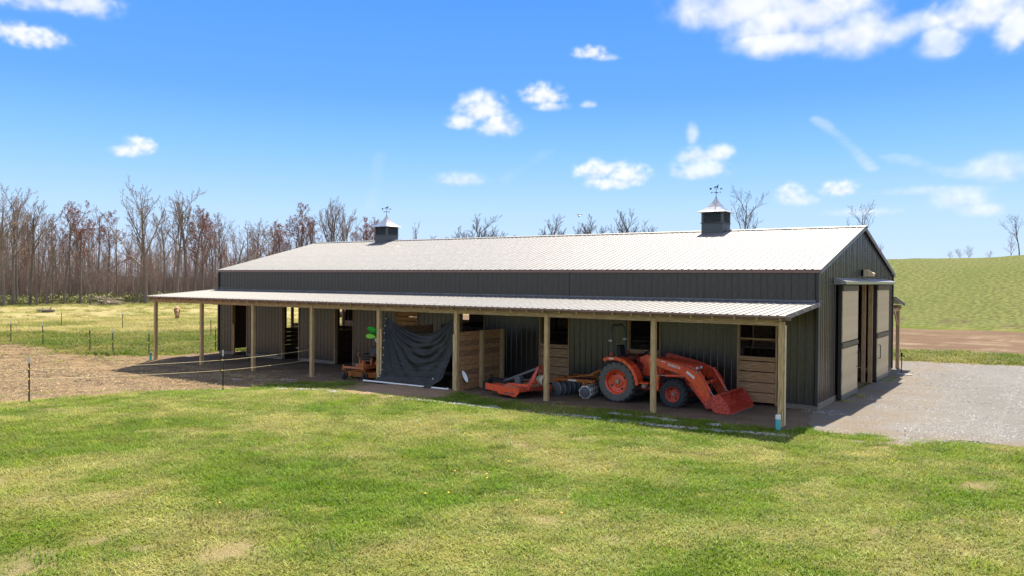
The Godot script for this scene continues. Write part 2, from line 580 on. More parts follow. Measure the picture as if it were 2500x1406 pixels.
func pasture(x: float, z: float) -> float:   # 1 where the far left paddock is grazed pale
	var e := -16.0 + 5.0 * fn1.get_noise_2d(x * 0.25, z * 0.25) + (z + 8.0) * -0.35
	if z > -3.0:
		e -= (z + 3.0) * 1.3
	var w := ss(e, e - 4.5, x)
	var d := Vector2(x - 34.9, z - 24.4).length()
	w *= 1.0 - 0.75 * ss(112.0, 124.0, d)
	return w

func ground_col(x: float, z: float) -> Color:
	var m := lawn_mix(x, z)
	var green := Color(0.150, 0.178, 0.024).lerp(Color(0.098, 0.150, 0.016), m.y)
	var cc := green.lerp(Color(0.345, 0.290, 0.120), m.x * 0.60)
	cc = cc.lerp(Color(0.38, 0.29, 0.18), m.z * 0.6)
	var p := pasture(x, z)
	if p > 0.0:
		var st := fn1.get_noise_2d(x * 0.35, z * 0.35 + 50.0) + 0.5 * fn2.get_noise_2d(x * 0.5, z * 0.9)
		var pale := Color(0.42, 0.37, 0.155).lerp(Color(0.55, 0.45, 0.25), clampf(0.5 + st, 0.0, 1.0))
		pale = pale.lerp(Color(0.20, 0.225, 0.045), clampf(0.12 - st * 1.3, 0.0, 0.7))
		cc = cc.lerp(pale, p * 0.8)
	if z < -54.0 and x > -90.0:
		var hill := Color(0.140, 0.185, 0.040).lerp(Color(0.205, 0.208, 0.075), clampf(0.5 + 0.35 * fn1.get_noise_2d(x * 0.5, z * 0.2) + 0.3 * fn3.get_noise_2d(x * 1.5, z * 0.8), 0.0, 1.0))
		cc = cc.lerp(hill, ss(-54.0, -58.0, z))
		var rut := ss(0.30, 0.5, fn2.get_noise_2d(x * 0.35 + 60.0, z * 1.3)) * ss(-57.0, -58.5, z) * ss(-67.0, -61.0, z)
		cc = cc.lerp(Color(0.13, 0.10, 0.055), rut * 0.8)
	var d := Vector2(x - 34.9, z - 24.4).length()
	if x < -40.0 and d > 126.0:   # leaf litter under the woods
		cc = cc.lerp(Color(0.24, 0.185, 0.12), ss(127.0, 136.0, d + 5.0 * fn1.get_noise_2d(x, z)))
	return cc

func dirt_col(x: float, z: float) -> Color:
	var a := fn2.get_noise_2d(x * 1.3, z * 1.3)
	var b := fn3.get_noise_2d(x * 2.1, z * 2.1)
	var earth := Color(0.245, 0.185, 0.135).lerp(Color(0.335, 0.262, 0.195), clampf(0.5 + a, 0.0, 1.0))
	var straw := Color(0.43, 0.32, 0.185)
	var w := ss(2.4, 4.6, z + 0.6 * a) * ss(13.0, 9.0, x) + ss(1.0, -1.0, x) * 0.8
	var cc := earth.lerp(straw, clampf(w * (0.62 + 0.7 * b), 0.0, 1.0))
	# weathered green growth along the paddock fence
	var gr := ss(5.4, 3.6, z) * ss(-1.0, -4.0, x) * ss(-0.1, 0.35, a + b * 0.5)
	cc = cc.lerp(Color(0.12, 0.13, 0.035), gr * 0.8)
	if x > 9.0 and z < 3.6:  # paler floor under the lean-to: its shade is lifted in the colour
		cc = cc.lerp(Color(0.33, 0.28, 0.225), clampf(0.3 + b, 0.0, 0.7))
	return cc

func drive_col(x: float, z: float) -> Color:
	var a := fn1.get_noise_2d(x * 0.8, z * 0.8)
	var b := fn2.get_noise_2d(x * 1.6, z * 1.6)
	var cc := Color(0.40, 0.388, 0.372).lerp(Color(0.345, 0.335, 0.32), clampf(0.5 + a, 0.0, 1.0))
	# tan fines trodden up beside the gable and along the lawn edge
	var near := ss(33.0, 29.4, x + 1.6 * a) + ss(1.35, 0.1, drive_in(x, z) + 0.5 * b) * ss(29.5, 31.0, x)
	cc = cc.lerp(Color(0.40, 0.315, 0.225), clampf(near * (0.45 + 0.7 * b), 0.0, 0.7))
	return cc

func tilled_col(x: float, z: float) -> Color:
	var a := fn2.get_noise_2d(x * 0.25, z * 1.6)
	var b := fn3.get_noise_2d(x * 0.9, z * 2.6)
	var cc := Color(0.225, 0.155, 0.105).lerp(Color(0.30, 0.215, 0.150), clampf(0.5 + a + 0.4 * b, 0.0, 1.0))
	var s := ss(0.22, 0.42, a + 0.5 * b) * ss(-46.0, -36.0, z)
	return cc.lerp(Color(0.46, 0.37, 0.27), s * 0.75)

var gx := PackedFloat32Array()
var gz := PackedFloat32Array()

func lines_between(a: float, b: float, fine: float, far0: float, far1: float, ratio: float) -> PackedFloat32Array:
	var o := PackedFloat32Array()
	var lo := []
	var s := fine
	var q := a
	while q > far0:
		s *= ratio
		q -= s
		lo.push_front(q)
	for k in lo:
		o.append(k)
	var m := int(round((b - a) / fine))
	for k in m + 1:
		o.append(a + (b - a) * k / m)
	s = fine
	q = b
	while q < far1:
		s *= ratio
		q += s
		o.append(q)
	return o

func soil(key: String, tex: NoiseTexture2D, scale: float, rough: float, bump: NoiseTexture2D, bs: float) -> StandardMaterial3D:
	var m := mat(key, Color.WHITE, rough)
	m.vertex_color_use_as_albedo = true
	m.metallic_specular = 0.2
	grain(m, tex, Vector3.ONE * scale, bump, bs)
	return m

func make_ground() -> void:
	dirt_p = poly_of(DIRT)
	drive_p = poly_of(DRIVE)
	tilled_p = poly_of(TILLED)
	gx = lines_between(-18.0, 46.0, 0.30, -900.0, 700.0, 1.075)
	gz = lines_between(-22.0, 23.0, 0.30, -900.0, 300.0, 1.075)
	var fine := ntex(0.045, Color(0.62, 0.62, 0.60), Color(1, 1, 1), 3, 5, 1024)
	var fineb := ntex(0.06, Color(0, 0, 0), Color(1, 1, 1), 4, 5, 1024)
	soil("turf", fine, 0.45, 0.95, fineb, 3.0)
	soil("rough_turf", ntex(0.035, Color(0.45, 0.45, 0.36), Color(1.0, 1.0, 1.0), 5, 6, 2048), 0.021, 0.95, null, 0.0)
	soil("earth", ntex(0.05, Color(0.55, 0.52, 0.48), Color(1, 1, 1), 8, 5, 1024), 0.40, 0.95, fineb, 4.0)
	soil("gravel", ntex(0.09, Color(0.50, 0.50, 0.50), Color(1, 1, 1), 9, 3, 1024, FastNoiseLite.TYPE_CELLULAR), 0.55, 0.9, fineb, 3.0)
	var nx := gx.size()
	var nz := gz.size()
	var ys := PackedFloat32Array()
	ys.resize(nx * nz)
	var b := MB.new()
	for j in nz:
		for i in nx:
			var y := hgt(gx[i], gz[j])
			ys[j * nx + i] = y
			b.v.append(Vector3(gx[i], y, gz[j]))
			b.c.append(ground_col(gx[i], gz[j]))
	for j in nz:
		for i in nx:
			var i0 := maxi(i - 1, 0)
			var i1 := mini(i + 1, nx - 1)
			var j0 := maxi(j - 1, 0)
			var j1 := mini(j + 1, nz - 1)
			var m := Vector3(-(ys[j * nx + i1] - ys[j * nx + i0]) / (gx[i1] - gx[i0]), 1.0, -(ys[j1 * nx + i] - ys[j0 * nx + i]) / (gz[j1] - gz[j0]))
			b.n.append(m.normalized())
	var h := MB.new()   # the hillside is its own piece of land, with a coarser turf
	for e in [[b, false], [h, true]]:
		var m: MB = e[0]
		m.v = b.v
		m.n = b.n
		m.c = b.c
		for j in nz - 1:
			if (gz[j + 1] < -54.5) != e[1]:
				continue
			for i in nx - 1:
				var a := j * nx + i
				for q in [a, a + 1, a + nx, a + 1, a + nx + 1, a + nx]:
					m.ix.append(q)
	var g := part(self, numbered("ground"), b, M.turf)
	g.set_meta("kind", "structure")
	g.set_meta("label", "lawn and paddock ground of green and straw coloured turf")
	var hl := part(self, numbered("hill"), h, M.rough_turf)
	hl.set_meta("kind", "structure")
	hl.set_meta("label", "rounded olive green pasture hill and far ground behind the tilled strip")
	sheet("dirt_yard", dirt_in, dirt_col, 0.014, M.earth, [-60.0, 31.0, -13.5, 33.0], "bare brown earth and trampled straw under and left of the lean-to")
	sheet("gravel_drive", drive_in, drive_col, 0.022, M.gravel, [-1.0, 90.0, -27.0, 5.5], "pale grey gravel drive beside the barn's gable end")
	sheet("tilled_field", tilled_in, tilled_col, 0.014, M.earth, [-20.0, 120.0, -62.0, -21.0], "strip of bare reddish brown tilled soil below the hill")

func sheet(called: String, inside: Callable, colour: Callable, lift: float, m: Material, lim: Array, label: String) -> void:
	var b := MB.new()
	var nx := gx.size()
	var nz := gz.size()
	var s := {}
	for j in nz:
		if gz[j] < lim[2] - 2.0 or gz[j] > lim[3] + 2.0:
			continue
		for i in nx:
			if gx[i] < lim[0] - 4.0 or gx[i] > lim[1] + 4.0:
				continue
			s[j * nx + i] = inside.call(gx[i], gz[j])
	var at := {}
	for j in nz - 1:
		for i in nx - 1:
			var q := [j * nx + i, j * nx + i + 1, (j + 1) * nx + i, (j + 1) * nx + i + 1]
			if not (s.has(q[0]) and s.has(q[3]) and s.has(q[1]) and s.has(q[2])):
				continue
			for t in [[q[0], q[1], q[2]], [q[1], q[3], q[2]]]:
				var poly := []
				for k in 3:
					var a: int = t[k]
					var d: int = t[(k + 1) % 3]
					if s[a] >= 0.0:
						poly.append([a, a, 0.0])
					if (s[a] >= 0.0) != (s[d] >= 0.0):
						var lo := mini(a, d)
						var hi := maxi(a, d)
						poly.append([lo, hi, s[lo] / (s[lo] - s[hi])])
				if poly.size() < 3:
					continue
				var idx := []
				for e in poly:
					var key := "%d_%d" % [e[0], e[1]]
					if not at.has(key):
						var p0 := Vector2(gx[e[0] % nx], gz[e[0] / nx])
						var p1 := Vector2(gx[e[1] % nx], gz[e[1] / nx])
						var p := p0.lerp(p1, e[2])
						var y := lerpf(hgt(p0.x, p0.y), hgt(p1.x, p1.y), e[2]) + (lift if e[0] == e[1] else -0.012)   # the rim dips into the turf
						at[key] = b.v.size()
						b.v.append(Vector3(p.x, y, p.y))
						b.n.append(Vector3(0, 1, 0))
						b.c.append(colour.call(p.x, p.y))
					idx.append(at[key])
				for k in range(1, idx.size() - 1):
					b.ix.append(idx[0])
					b.ix.append(idx[k])
					b.ix.append(idx[k + 1])
	var g := part(self, numbered(called), b, m)
	g.set_meta("kind", "structure")
	g.set_meta("label", label)

# ---------------------------------------------------------------- grass, straw and stones
func in_view(p: Vector3, grow: float) -> bool:   # only what the photograph and a step to either side can show is planted
	var q := cam.global_transform.affine_inverse() * p
	if q.z > -1.0:
		return false
	var ty := tan(deg_to_rad(cam.fov * 0.5)) * grow
	var tx := tan(deg_to_rad(cam.fov * 0.5)) * 1.781 * grow
	return absf(q.x / q.z) < tx + 2.0 / -q.z and absf(q.y / q.z) < ty + 2.0 / -q.z

func blade_patch(sd: int, count: int, half: float, h0: float, h1: float, wid: float, lean: float, dry: float) -> ArrayMesh:
	var r := RandomNumberGenerator.new()
	r.seed = sd
	var b := MB.new()
	for k in count:
		var p := Vector3(r.randf_range(-half, half), -0.012, r.randf_range(-half, half))
		var a := r.randf() * TAU
		var h := r.randf_range(h0, h1)
		var l := Vector3(cos(a), 0, sin(a)) * h * lean * r.randf_range(0.3, 1.4)
		var s := Vector3(-sin(a + r.randf_range(-0.6, 0.6)), 0, cos(a)) * wid * r.randf_range(0.6, 1.2)
		var br := r.randf_range(0.55, 1.4)
		b.col = Color(br, br, br)
		if r.randf() < dry:
			b.col = Color(2.1 * br, 1.45 * br, 2.6 * br)
		var mid := p + Vector3(0, h * 0.6, 0) + l * 0.45
		var tip := p + Vector3(0, h * r.randf_range(0.8, 1.0), 0) + l * 1.3
		b.quad(p - s * 0.5, p + s * 0.5, mid + s * 0.38, mid - s * 0.38)
		b.tri(mid - s * 0.38, mid + s * 0.38, tip)
	return b.mesh()

func scatter(parent: Node, called: String, m: Mesh, material: Material, where: Array, tints: Array) -> void:
	if where.is_empty():
		return
	var mm := MultiMesh.new()
	mm.transform_format = MultiMesh.TRANSFORM_3D
	mm.use_colors = true
	mm.mesh = m
	mm.instance_count = where.size()
	for k in where.size():
		mm.set_instance_transform(k, where[k])
		mm.set_instance_color(k, tints[k])
	var o := MultiMeshInstance3D.new()
	o.name = called
	o.multimesh = mm
	o.material_override = material
	parent.add_child(o, true)

func stuff(called: String, label: String) -> Node3D:
	var o := Node3D.new()
	o.name = numbered(called)
	add_child(o)
	o.set_meta("kind", "stuff")
	o.set_meta("label", label)
	return o

func plant(root: Node3D, called: String, meshes: Array, material: Material, x0: float, x1: float, z0: float, z1: float, step: float, scale: float, keep: Callable, colour: Callable, grow := 1.12, far := 1e9) -> void:
	var w := []
	var t := []
	for k in meshes.size():
		w.append([])
		t.append([])
	var x := x0
	while x < x1:
		var z := z0
		while z < z1:
			var p := Vector3(x + rng.randf_range(-0.5, 0.5) * step, 0, z + rng.randf_range(-0.5, 0.5) * step)
			z += step
			p.y = hgt(p.x, p.z)
			if not in_view(p, grow) or p.distance_to(cam.position) > far:
				continue
			var f: float = keep.call(p.x, p.z)
			if f <= 0.0:
				continue
			var k := rng.randi() % meshes.size()
			var s := scale * rng.randf_range(0.85, 1.25)
			w[k].append(Transform3D(Basis(Vector3.UP, rng.randf() * TAU).scaled(Vector3(s, s * f * rng.randf_range(0.75, 1.2), s)), p))
			t[k].append(colour.call(p.x, p.z))
		x += step
	for k in meshes.size():
		scatter(root, called, meshes[k], material, w[k], t[k])

func make_grass() -> void:
	var gm := mat("grass_blade", Color.WHITE, 0.62)
	gm.vertex_color_use_as_albedo = true
	gm.metallic_specular = 0.35
	gm.backlight_enabled = true
	gm.backlight = Color(0.95, 0.95, 0.8)
	var short := []
	for k in 7:
		short.append(blade_patch(100 + k, 80, 0.21, 0.022, 0.085, 0.0135, 0.95, 0.22))
	var wild := []
	for k in 3:
		wild.append(blade_patch(200 + k, 110, 0.22, 0.06, 0.17, 0.010, 0.75, 0.14))
	var tint := func(x: float, z: float) -> Color:
		var m := lawn_mix(x, z)
		var g := Color(0.205, 0.288, 0.028).lerp(Color(0.130, 0.245, 0.012), m.y)
		g = g.lerp(Color(0.48, 0.43, 0.19), m.x * 0.62)
		var v := rng.randf_range(0.66, 1.36)
		return Color(g.r * v * rng.randf_range(0.92, 1.1), g.g * v, g.b * v)
	var lawn := func(x: float, z: float) -> float:
		if dirt_in(x, z) > 0.05 or drive_in(x, z) > 0.1 or drain_in(x, z) > 0.0 or mound(x, z) > 0.015 or (x > -0.2 and x < 29.2 and z < 0.1 and z > -13.1):
			return 0.0
		var m := lawn_mix(x, z)
		if m.z > 0.25 and rng.randf() < m.z * 0.75:
			return 0.0
		return 0.75 + 0.5 * m.y
	var g := stuff("lawn_grass", "short mown green grass of the lawn before the barn")
	plant(g, "grass", short, gm, 0.0, 46.0, 3.0, 22.0, 0.25, 1.0, lawn, tint, 1.12, 60.0)
	var tuft := func(x: float, z: float) -> float:
		var m := lawn_mix(x, z)
		if lawn.call(x, z) <= 0.0:
			return 0.0
		var e := ss(0.25, 0.6, fn3.get_noise_2d(x * 1.7 + 70.0, z * 1.7))
		var rim := 1.0 if dirt_in(x, z) > -0.35 or drive_in(x, z) > -0.3 else 0.0
		return 0.9 if rng.randf() < maxf(maxf(e * 0.75, m.y - 0.72), rim * 0.55) else 0.0
	plant(g, "tuft", wild, gm, 0.0, 46.0, 3.0, 22.0, 0.45, 0.85, tuft, tint, 1.12, 60.0)
	# the paddock and verges farther off
	var far_keep := func(x: float, z: float) -> float:
		if dirt_in(x, z) > 0.0 or drive_in(x, z) > 0.0 or tilled_in(x, z) > 0.0 or (x > -0.3 and x < 29.3 and z > -16.5 and z < 3.0):
			return 0.0
		if z > 2.9 and x > 0.0:
			return 0.0
		return 1.0
	var far_tint := func(x: float, z: float) -> Color:
		var cc := ground_col(x, z)
		var v := rng.randf_range(0.75, 1.25)
		return Color(cc.r * v, cc.g * v * 1.04, cc.b * v)
	var pg := stuff("paddock_grass", "grazed pale and green grass of the paddock behind the wire fence")
	plant(pg, "grass", short, gm, -40.0, 0.0, -26.0, 20.0, 0.62, 2.6, far_keep, far_tint, 1.1)
	plant(pg, "tuft", wild, gm, -130.0, -20.0, -100.0, 10.0, 2.6, 2.0, far_keep, far_tint, 1.05)
	var hg := stuff("verge_grass", "strip of fresh green grass between the gravel drive and the tilled soil")
	plant(hg, "grass", short, gm, 14.0, 75.0, -26.0, -17.0, 0.6, 2.6, far_keep, far_tint, 1.1)
	# weeds round post feet and in the dirt
	var weed := func(x: float, z: float) -> float:
		var d := dirt_in(x, z)
		if d < 0.05 or z < 2.9 or x > 28.5:
			return 0.0
		var e := ss(0.28, 0.5, fn3.get_noise_2d(x * 0.9 + 20.0, z * 0.9 + 8.0))
		return 0.8 if rng.randf() < e * 0.5 + ss(0.9, 0.1, d) * 0.16 + ss(5.5, 3.6, z) * ss(-1.0, -4.0, x) * 0.25 else 0.0
	var wg := stuff("paddock_weeds", "scattered green weeds sprouting through the trampled straw")
	plant(wg, "weed", wild, gm, -22.0, 29.0, 2.6, 14.0, 0.5, 0.75, weed, tint, 1.1)
	var foot := func(x: float, z: float) -> float:
		return 0.9 if (z > -4.9 and z < -1.6 or z > -11.2 and z < -8.6) and fn3.get_noise_2d(x * 1.5, z * 1.1) > 0.02 else 0.0
	plant(wg, "weed", wild, gm, 29.35, 29.75, -11.3, -1.5, 0.22, 0.6, foot, tint, 1.1)
	# straw and clods on the trampled yard
	var sm := mat("straw", Color.WHITE, 0.8)
	sm.vertex_color_use_as_albedo = true
	var straws := []
	for k in 3:
		var r := RandomNumberGenerator.new()
		r.seed = 300 + k
		var b := MB.new()
		for q in 70:
			var p := Vector3(r.randf_range(-0.4, 0.4), r.randf_range(0.0, 0.02), r.randf_range(-0.4, 0.4))
			var a := r.randf() * TAU
			var e := p + Vector3(cos(a), r.randf_range(-0.1, 0.35), sin(a)) * r.randf_range(0.05, 0.17)
			b.col = Color.WHITE * r.randf_range(0.65, 1.2)
			b.bar(p, e, 0.009, 0.006)
		straws.append(b.mesh())
	var straw_keep := func(x: float, z: float) -> float:
		if dirt_in(x, z) < 0.05 or z < 2.0:
			return 0.0
		return 1.0 if rng.randf() < ss(2.4, 4.6, z) * ss(14.0, 9.0, x) * (0.65 + fn3.get_noise_2d(x * 2.1, z * 2.1)) else 0.0
	var straw_tint := func(_x: float, _z: float) -> Color:
		return Color(0.43, 0.32, 0.18) * rng.randf_range(0.75, 1.2)
	var sg := stuff("straw_litter", "trampled pale straw lying over the bare paddock")
	plant(sg, "straw", straws, sm, -20.0, 12.0, 2.6, 16.0, 0.45, 1.0, straw_keep, straw_tint, 1.1)
	var clods := []
	for k in 3:
		var r := RandomNumberGenerator.new()
		r.seed = 400 + k
		var b := MB.new()
		for q in 16:
			stone(b, r, Vector3(r.randf_range(-0.4, 0.4), 0.0, r.randf_range(-0.4, 0.4)), r.randf_range(0.012, 0.05))
		clods.append(b.mesh())
	var clod_keep := func(x: float, z: float) -> float:
		if dirt_in(x, z) < 0.1 or mound(x, z) > 0.0:
			return 0.0
		return 1.0 if rng.randf() < 0.35 else 0.0
	var clod_tint := func(_x: float, _z: float) -> Color:
		return Color(0.20, 0.15, 0.105) * rng.randf_range(0.6, 1.3)
	plant(sg, "clod", clods, sm, -20.0, 29.0, 0.3, 16.0, 0.5, 1.0, clod_keep, clod_tint, 1.1)
	# stones of the drive and of the drain strip
	var stm := mat("stone", Color.WHITE, 0.85)
	stm.vertex_color_use_as_albedo = true
	var stones := []
	for k in 4:
		var r := RandomNumberGenerator.new()
		r.seed = 500 + k
		var b := MB.new()
		for q in 60:
			stone(b, r, Vector3(r.randf_range(-0.3, 0.3), 0.015, r.randf_range(-0.3, 0.3)), r.randf_range(0.010, 0.027))
		stones.append(b.mesh())
	var stone_keep := func(x: float, z: float) -> float:
		var d := drive_in(x, z)
		if d < 0.02 or rng.randf() > 0.25 + 0.75 * ss(29.3, 31.8, x + 1.2 * fn1.get_noise_2d(x * 0.8, z * 0.8)):
			return 0.0
		return 1.0
	var stone_tint := func(_x: float, _z: float) -> Color:
		var v := rng.randf_range(0.85, 1.10)
		return Color(0.38 * v, 0.368 * v, 0.352 * v)
	var dg := stuff("drive_gravel", "loose pale grey crushed stone on the drive")
	plant(dg, "stone", stones, stm, 29.0, 50.0, -20.0, 4.6, 0.5, 1.0, stone_keep, stone_tint, 1.1)
	var strip_keep := func(x: float, z: float) -> float:
		return 1.0 if drain_in(x, z) > 0.02 else 0.0
	var strip := []
	for k in 3:
		var r := RandomNumberGenerator.new()
		r.seed = 600 + k
		var b := MB.new()
		for q in 26:
			stone(b, r, Vector3(r.randf_range(-0.13, 0.13), 0.012, r.randf_range(-0.13, 0.13)), r.randf_range(0.012, 0.030))
		strip.append(b.mesh())
	var rg := stuff("drain_gravel", "narrow line of pale crushed stone along the lean-to drip edge")
	var pale_tint := func(_x: float, _z: float) -> Color:
		return Color(0.42, 0.41, 0.39) * rng.randf_range(0.85, 1.15)
	plant(rg, "stone", strip, stm, 4.0, 30.0, 3.7, 6.2, 0.15, 1.0, strip_keep, pale_tint, 1.2)

func stone(b: MB, r: RandomNumberGenerator, at: Vector3, s: float) -> void:
	var v := r.randf_range(0.65, 1.25)
	b.col = Color(v * r.randf_range(0.96, 1.05), v, v * r.randf_range(0.94, 1.06))
	var keep := b.xf
	b.xf = Transform3D(Basis(Vector3(r.randf_range(-1, 1), r.randf_range(-1, 1), 0.3).normalized(), r.randf() * 6.0).scaled(Vector3(1, r.randf_range(0.5, 0.8), 1)), at)
	var a := Vector3(s * r.randf_range(0.7, 1.2), 0, 0)
	var d := Vector3(0, 0, s * r.randf_range(0.7, 1.2))
	var u := Vector3(0, s * r.randf_range(0.7, 1.1), 0)
	for sg in [1.0, -1.0]:
		b.otri(a, d, u * sg, a + d + u * sg)
		b.otri(d, -a, u * sg, d - a + u * sg)
		b.otri(-a, -d, u * sg, -a - d + u * sg)
		b.otri(-d, a, u * sg, a - d + u * sg)
	b.xf = keep

func mound(x: float, z: float) -> float:   # height of the spilled sawdust before the curtained bay
	var dx := (x - 16.3) / 2.35
	var dz := (z - 4.2) / (1.55 + 0.25 * fn2.get_noise_1d(x * 2.0))
	var e := 1.0 - sqrt(dx * dx + dz * dz) + 0.30 * fn2.get_noise_2d(x * 1.7, z * 1.7) + 0.2 * fn3.get_noise_2d(x * 4.0, z * 4.0)
	return 0.075 * ss(0.0, 0.9, e) if e > 0.0 else 0.0

# ---------------------------------------------------------------- barn
const LEN := 29.11
const WID := 12.93
const EAVE := 4.20
const RIDGE := 5.845
const OPENINGS := [[1.08, 2.28], [4.86, 6.10], [8.46, 9.67], [12.20, 13.40], [15.58, 16.82], [19.32, 20.60], [22.91, 24.12], [26.72, 27.95]]
const POST_X := [-0.27, 3.39, 7.05, 10.71, 14.37, 18.03, 21.69, 25.35, 29.0]
const SHEET := 0.9144
const RIB := 0.2286

func make_materials() -> void:
	var wt := ntex(0.02, Color(0.60, 0.56, 0.50), Color(1, 1, 1), 21, 5, 512)
	var wb := ntex(0.03, Color(0, 0, 0), Color(1, 1, 1), 22, 4, 512)
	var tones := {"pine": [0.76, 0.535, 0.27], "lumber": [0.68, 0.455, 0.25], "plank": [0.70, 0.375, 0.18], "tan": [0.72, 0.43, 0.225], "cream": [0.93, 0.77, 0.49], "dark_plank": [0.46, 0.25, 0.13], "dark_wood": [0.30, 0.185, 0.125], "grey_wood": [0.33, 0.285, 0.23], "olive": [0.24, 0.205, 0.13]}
	for key in tones:
		var t: Array = tones[key]
		for a in 3:
			var sc := Vector3(3.2, 3.2, 3.2)
			sc[a] = 0.22
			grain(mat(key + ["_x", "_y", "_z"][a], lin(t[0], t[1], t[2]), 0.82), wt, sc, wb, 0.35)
	var met := ntex(0.012, Color(0.74, 0.74, 0.74), Color(1, 1, 1), 31, 4, 512)
	var dust := ntex(0.018, Color(0.84, 0.83, 0.80), Color(1, 1, 1), 33, 5, 512)
	var d := mat("dark_steel", lin(0.074, 0.061, 0.056), 0.26, 0.42)
	grain(d, dust, Vector3(0.9, 0.35, 0.9))
	d.metallic_specular = 0.6
	var g := mat("galvalume", lin(0.200, 0.198, 0.197), 0.55, 0.08)
	grain(g, met, Vector3(0.5, 0.5, 0.5))
	grain(mat("roof_under", lin(0.30, 0.30, 0.31), 0.6, 0.2), met, Vector3.ONE)
	grain(mat("silver_steel", lin(0.62, 0.62, 0.63), 0.28, 0.75), met, Vector3.ONE)
	mat("dark_trim", lin(0.035, 0.034, 0.032), 0.4, 0.2)
	mat("brown_trim", lin(0.22, 0.125, 0.10), 0.6)
	mat("black_iron", lin(0.02, 0.02, 0.021), 0.5, 0.4)
	mat("charcoal", lin(0.085, 0.095, 0.10), 0.6)
	mat("concrete", lin(0.30, 0.29, 0.27), 0.9)
	mat("white_plastic", lin(0.75, 0.75, 0.73), 0.35)
	mat("teal_plastic", lin(0.07, 0.45, 0.46), 0.4)
	mat("yellow_plastic", lin(0.75, 0.50, 0.02), 0.4)
	mat("grey_steel", lin(0.30, 0.30, 0.30), 0.35, 0.8)
	var o := mat("tractor_orange", lin(0.95, 0.108, 0.034), 0.35)
	o.clearcoat_enabled = true
	o.clearcoat = 0.4
	o.clearcoat_roughness = 0.15
	grain(o, ntex(0.01, Color(0.80, 0.76, 0.74), Color(1, 1, 1), 41, 5), Vector3.ONE * 1.2)
	grain(mat("worn_orange", lin(0.84, 0.110, 0.055), 0.55), ntex(0.02, Color(0.55, 0.5, 0.5), Color(1, 1, 1), 42, 5), Vector3.ONE * 1.2)
	grain(mat("amber_orange", lin(0.58, 0.185, 0.025), 0.45), ntex(0.02, Color(0.6, 0.55, 0.5), Color(1, 1, 1), 43, 5), Vector3.ONE * 1.2)
	grain(mat("mower_orange", lin(0.74, 0.235, 0.085), 0.45), ntex(0.02, Color(0.6, 0.55, 0.5), Color(1, 1, 1), 44, 5), Vector3.ONE * 1.2)
	grain(mat("rubber", lin(0.055, 0.055, 0.056), 0.85), ntex(0.02, Color(0.55, 0.55, 0.55), Color(1, 1, 1), 45, 5), Vector3.ONE * 2.0)
	grain(mat("dusty_rubber", lin(0.20, 0.19, 0.165), 0.9), ntex(0.015, Color(0.55, 0.55, 0.53), Color(1, 1, 1), 46, 5), Vector3.ONE * 2.0)
	mat("black_vinyl", lin(0.018, 0.018, 0.02), 0.5)

func profile(w: float, phase: float, rib := 0.018) -> Array:   # [offset, height] across a ribbed steel sheet
	var o := [[0.0, 0.0]]
	var k := ceili((phase - 0.04) / RIB)
	while k * RIB - phase < w:
		var u := k * RIB - phase
		for q in [[-0.030, 0.0], [-0.014, rib], [0.014, rib], [0.030, 0.0]]:
			var x: float = u + q[0]
			if x > 0.001 and x < w - 0.001:
				o.append([x, q[1]])
		k += 1
	o.append([w, 0.0])
	return o

func ribbed(b: MB, w: float, phase: float, lo: Callable, hi: Callable, rib := 0.018) -> void:   # sheet in local xy, ribs towards +z
	var p := profile(w, phase, rib)
	for k in p.size() - 1:
		var a: Array = p[k]
		var c: Array = p[k + 1]
		b.quad(Vector3(a[0], lo.call(a[0]), a[1]), Vector3(c[0], lo.call(c[0]), c[1]), Vector3(c[0], hi.call(c[0]), c[1]), Vector3(a[0], hi.call(a[0]), a[1]))

func wall_sheets(barn: Node, called: String, length: float, holes: Array, base: Transform3D, low: float, high: Callable, top_hole: float) -> void:
	var u := 0.0
	while u < length - 0.01:
		var e := minf(u + SHEET, length)
		var cuts := [u, e]
		for h in holes:
			for q in h:
				if q > u + 0.02 and q < e - 0.02:
					cuts.append(q)
		cuts.sort()
		for k in cuts.size() - 1:
			var a: float = cuts[k]
			var d: float = cuts[k + 1]
			var y0 := low
			for h in holes:
				if (a + d) * 0.5 > h[0] and (a + d) * 0.5 < h[1]:
					y0 = top_hole
			var key := "%s %.3f %.3f %.3f" % [called, d - a, fmod(a, RIB), y0]
			var top := func(x: float) -> float: return high.call(a + x)
			if called == "gable_panel" or not boxes.has(key):
				var b := MB.new()
				ribbed(b, d - a - 0.003, fmod(a, RIB), func(_x): return y0, top, 0.017)
				boxes[key] = b.mesh()
			var o := part(barn, called, boxes[key], M.dark_steel)
			o.transform = base * Transform3D(Basis.IDENTITY, Vector3(a, 0, 0))
		u = e

func lean_y(z: float) -> float:
	return 3.225 - 0.0775 * z

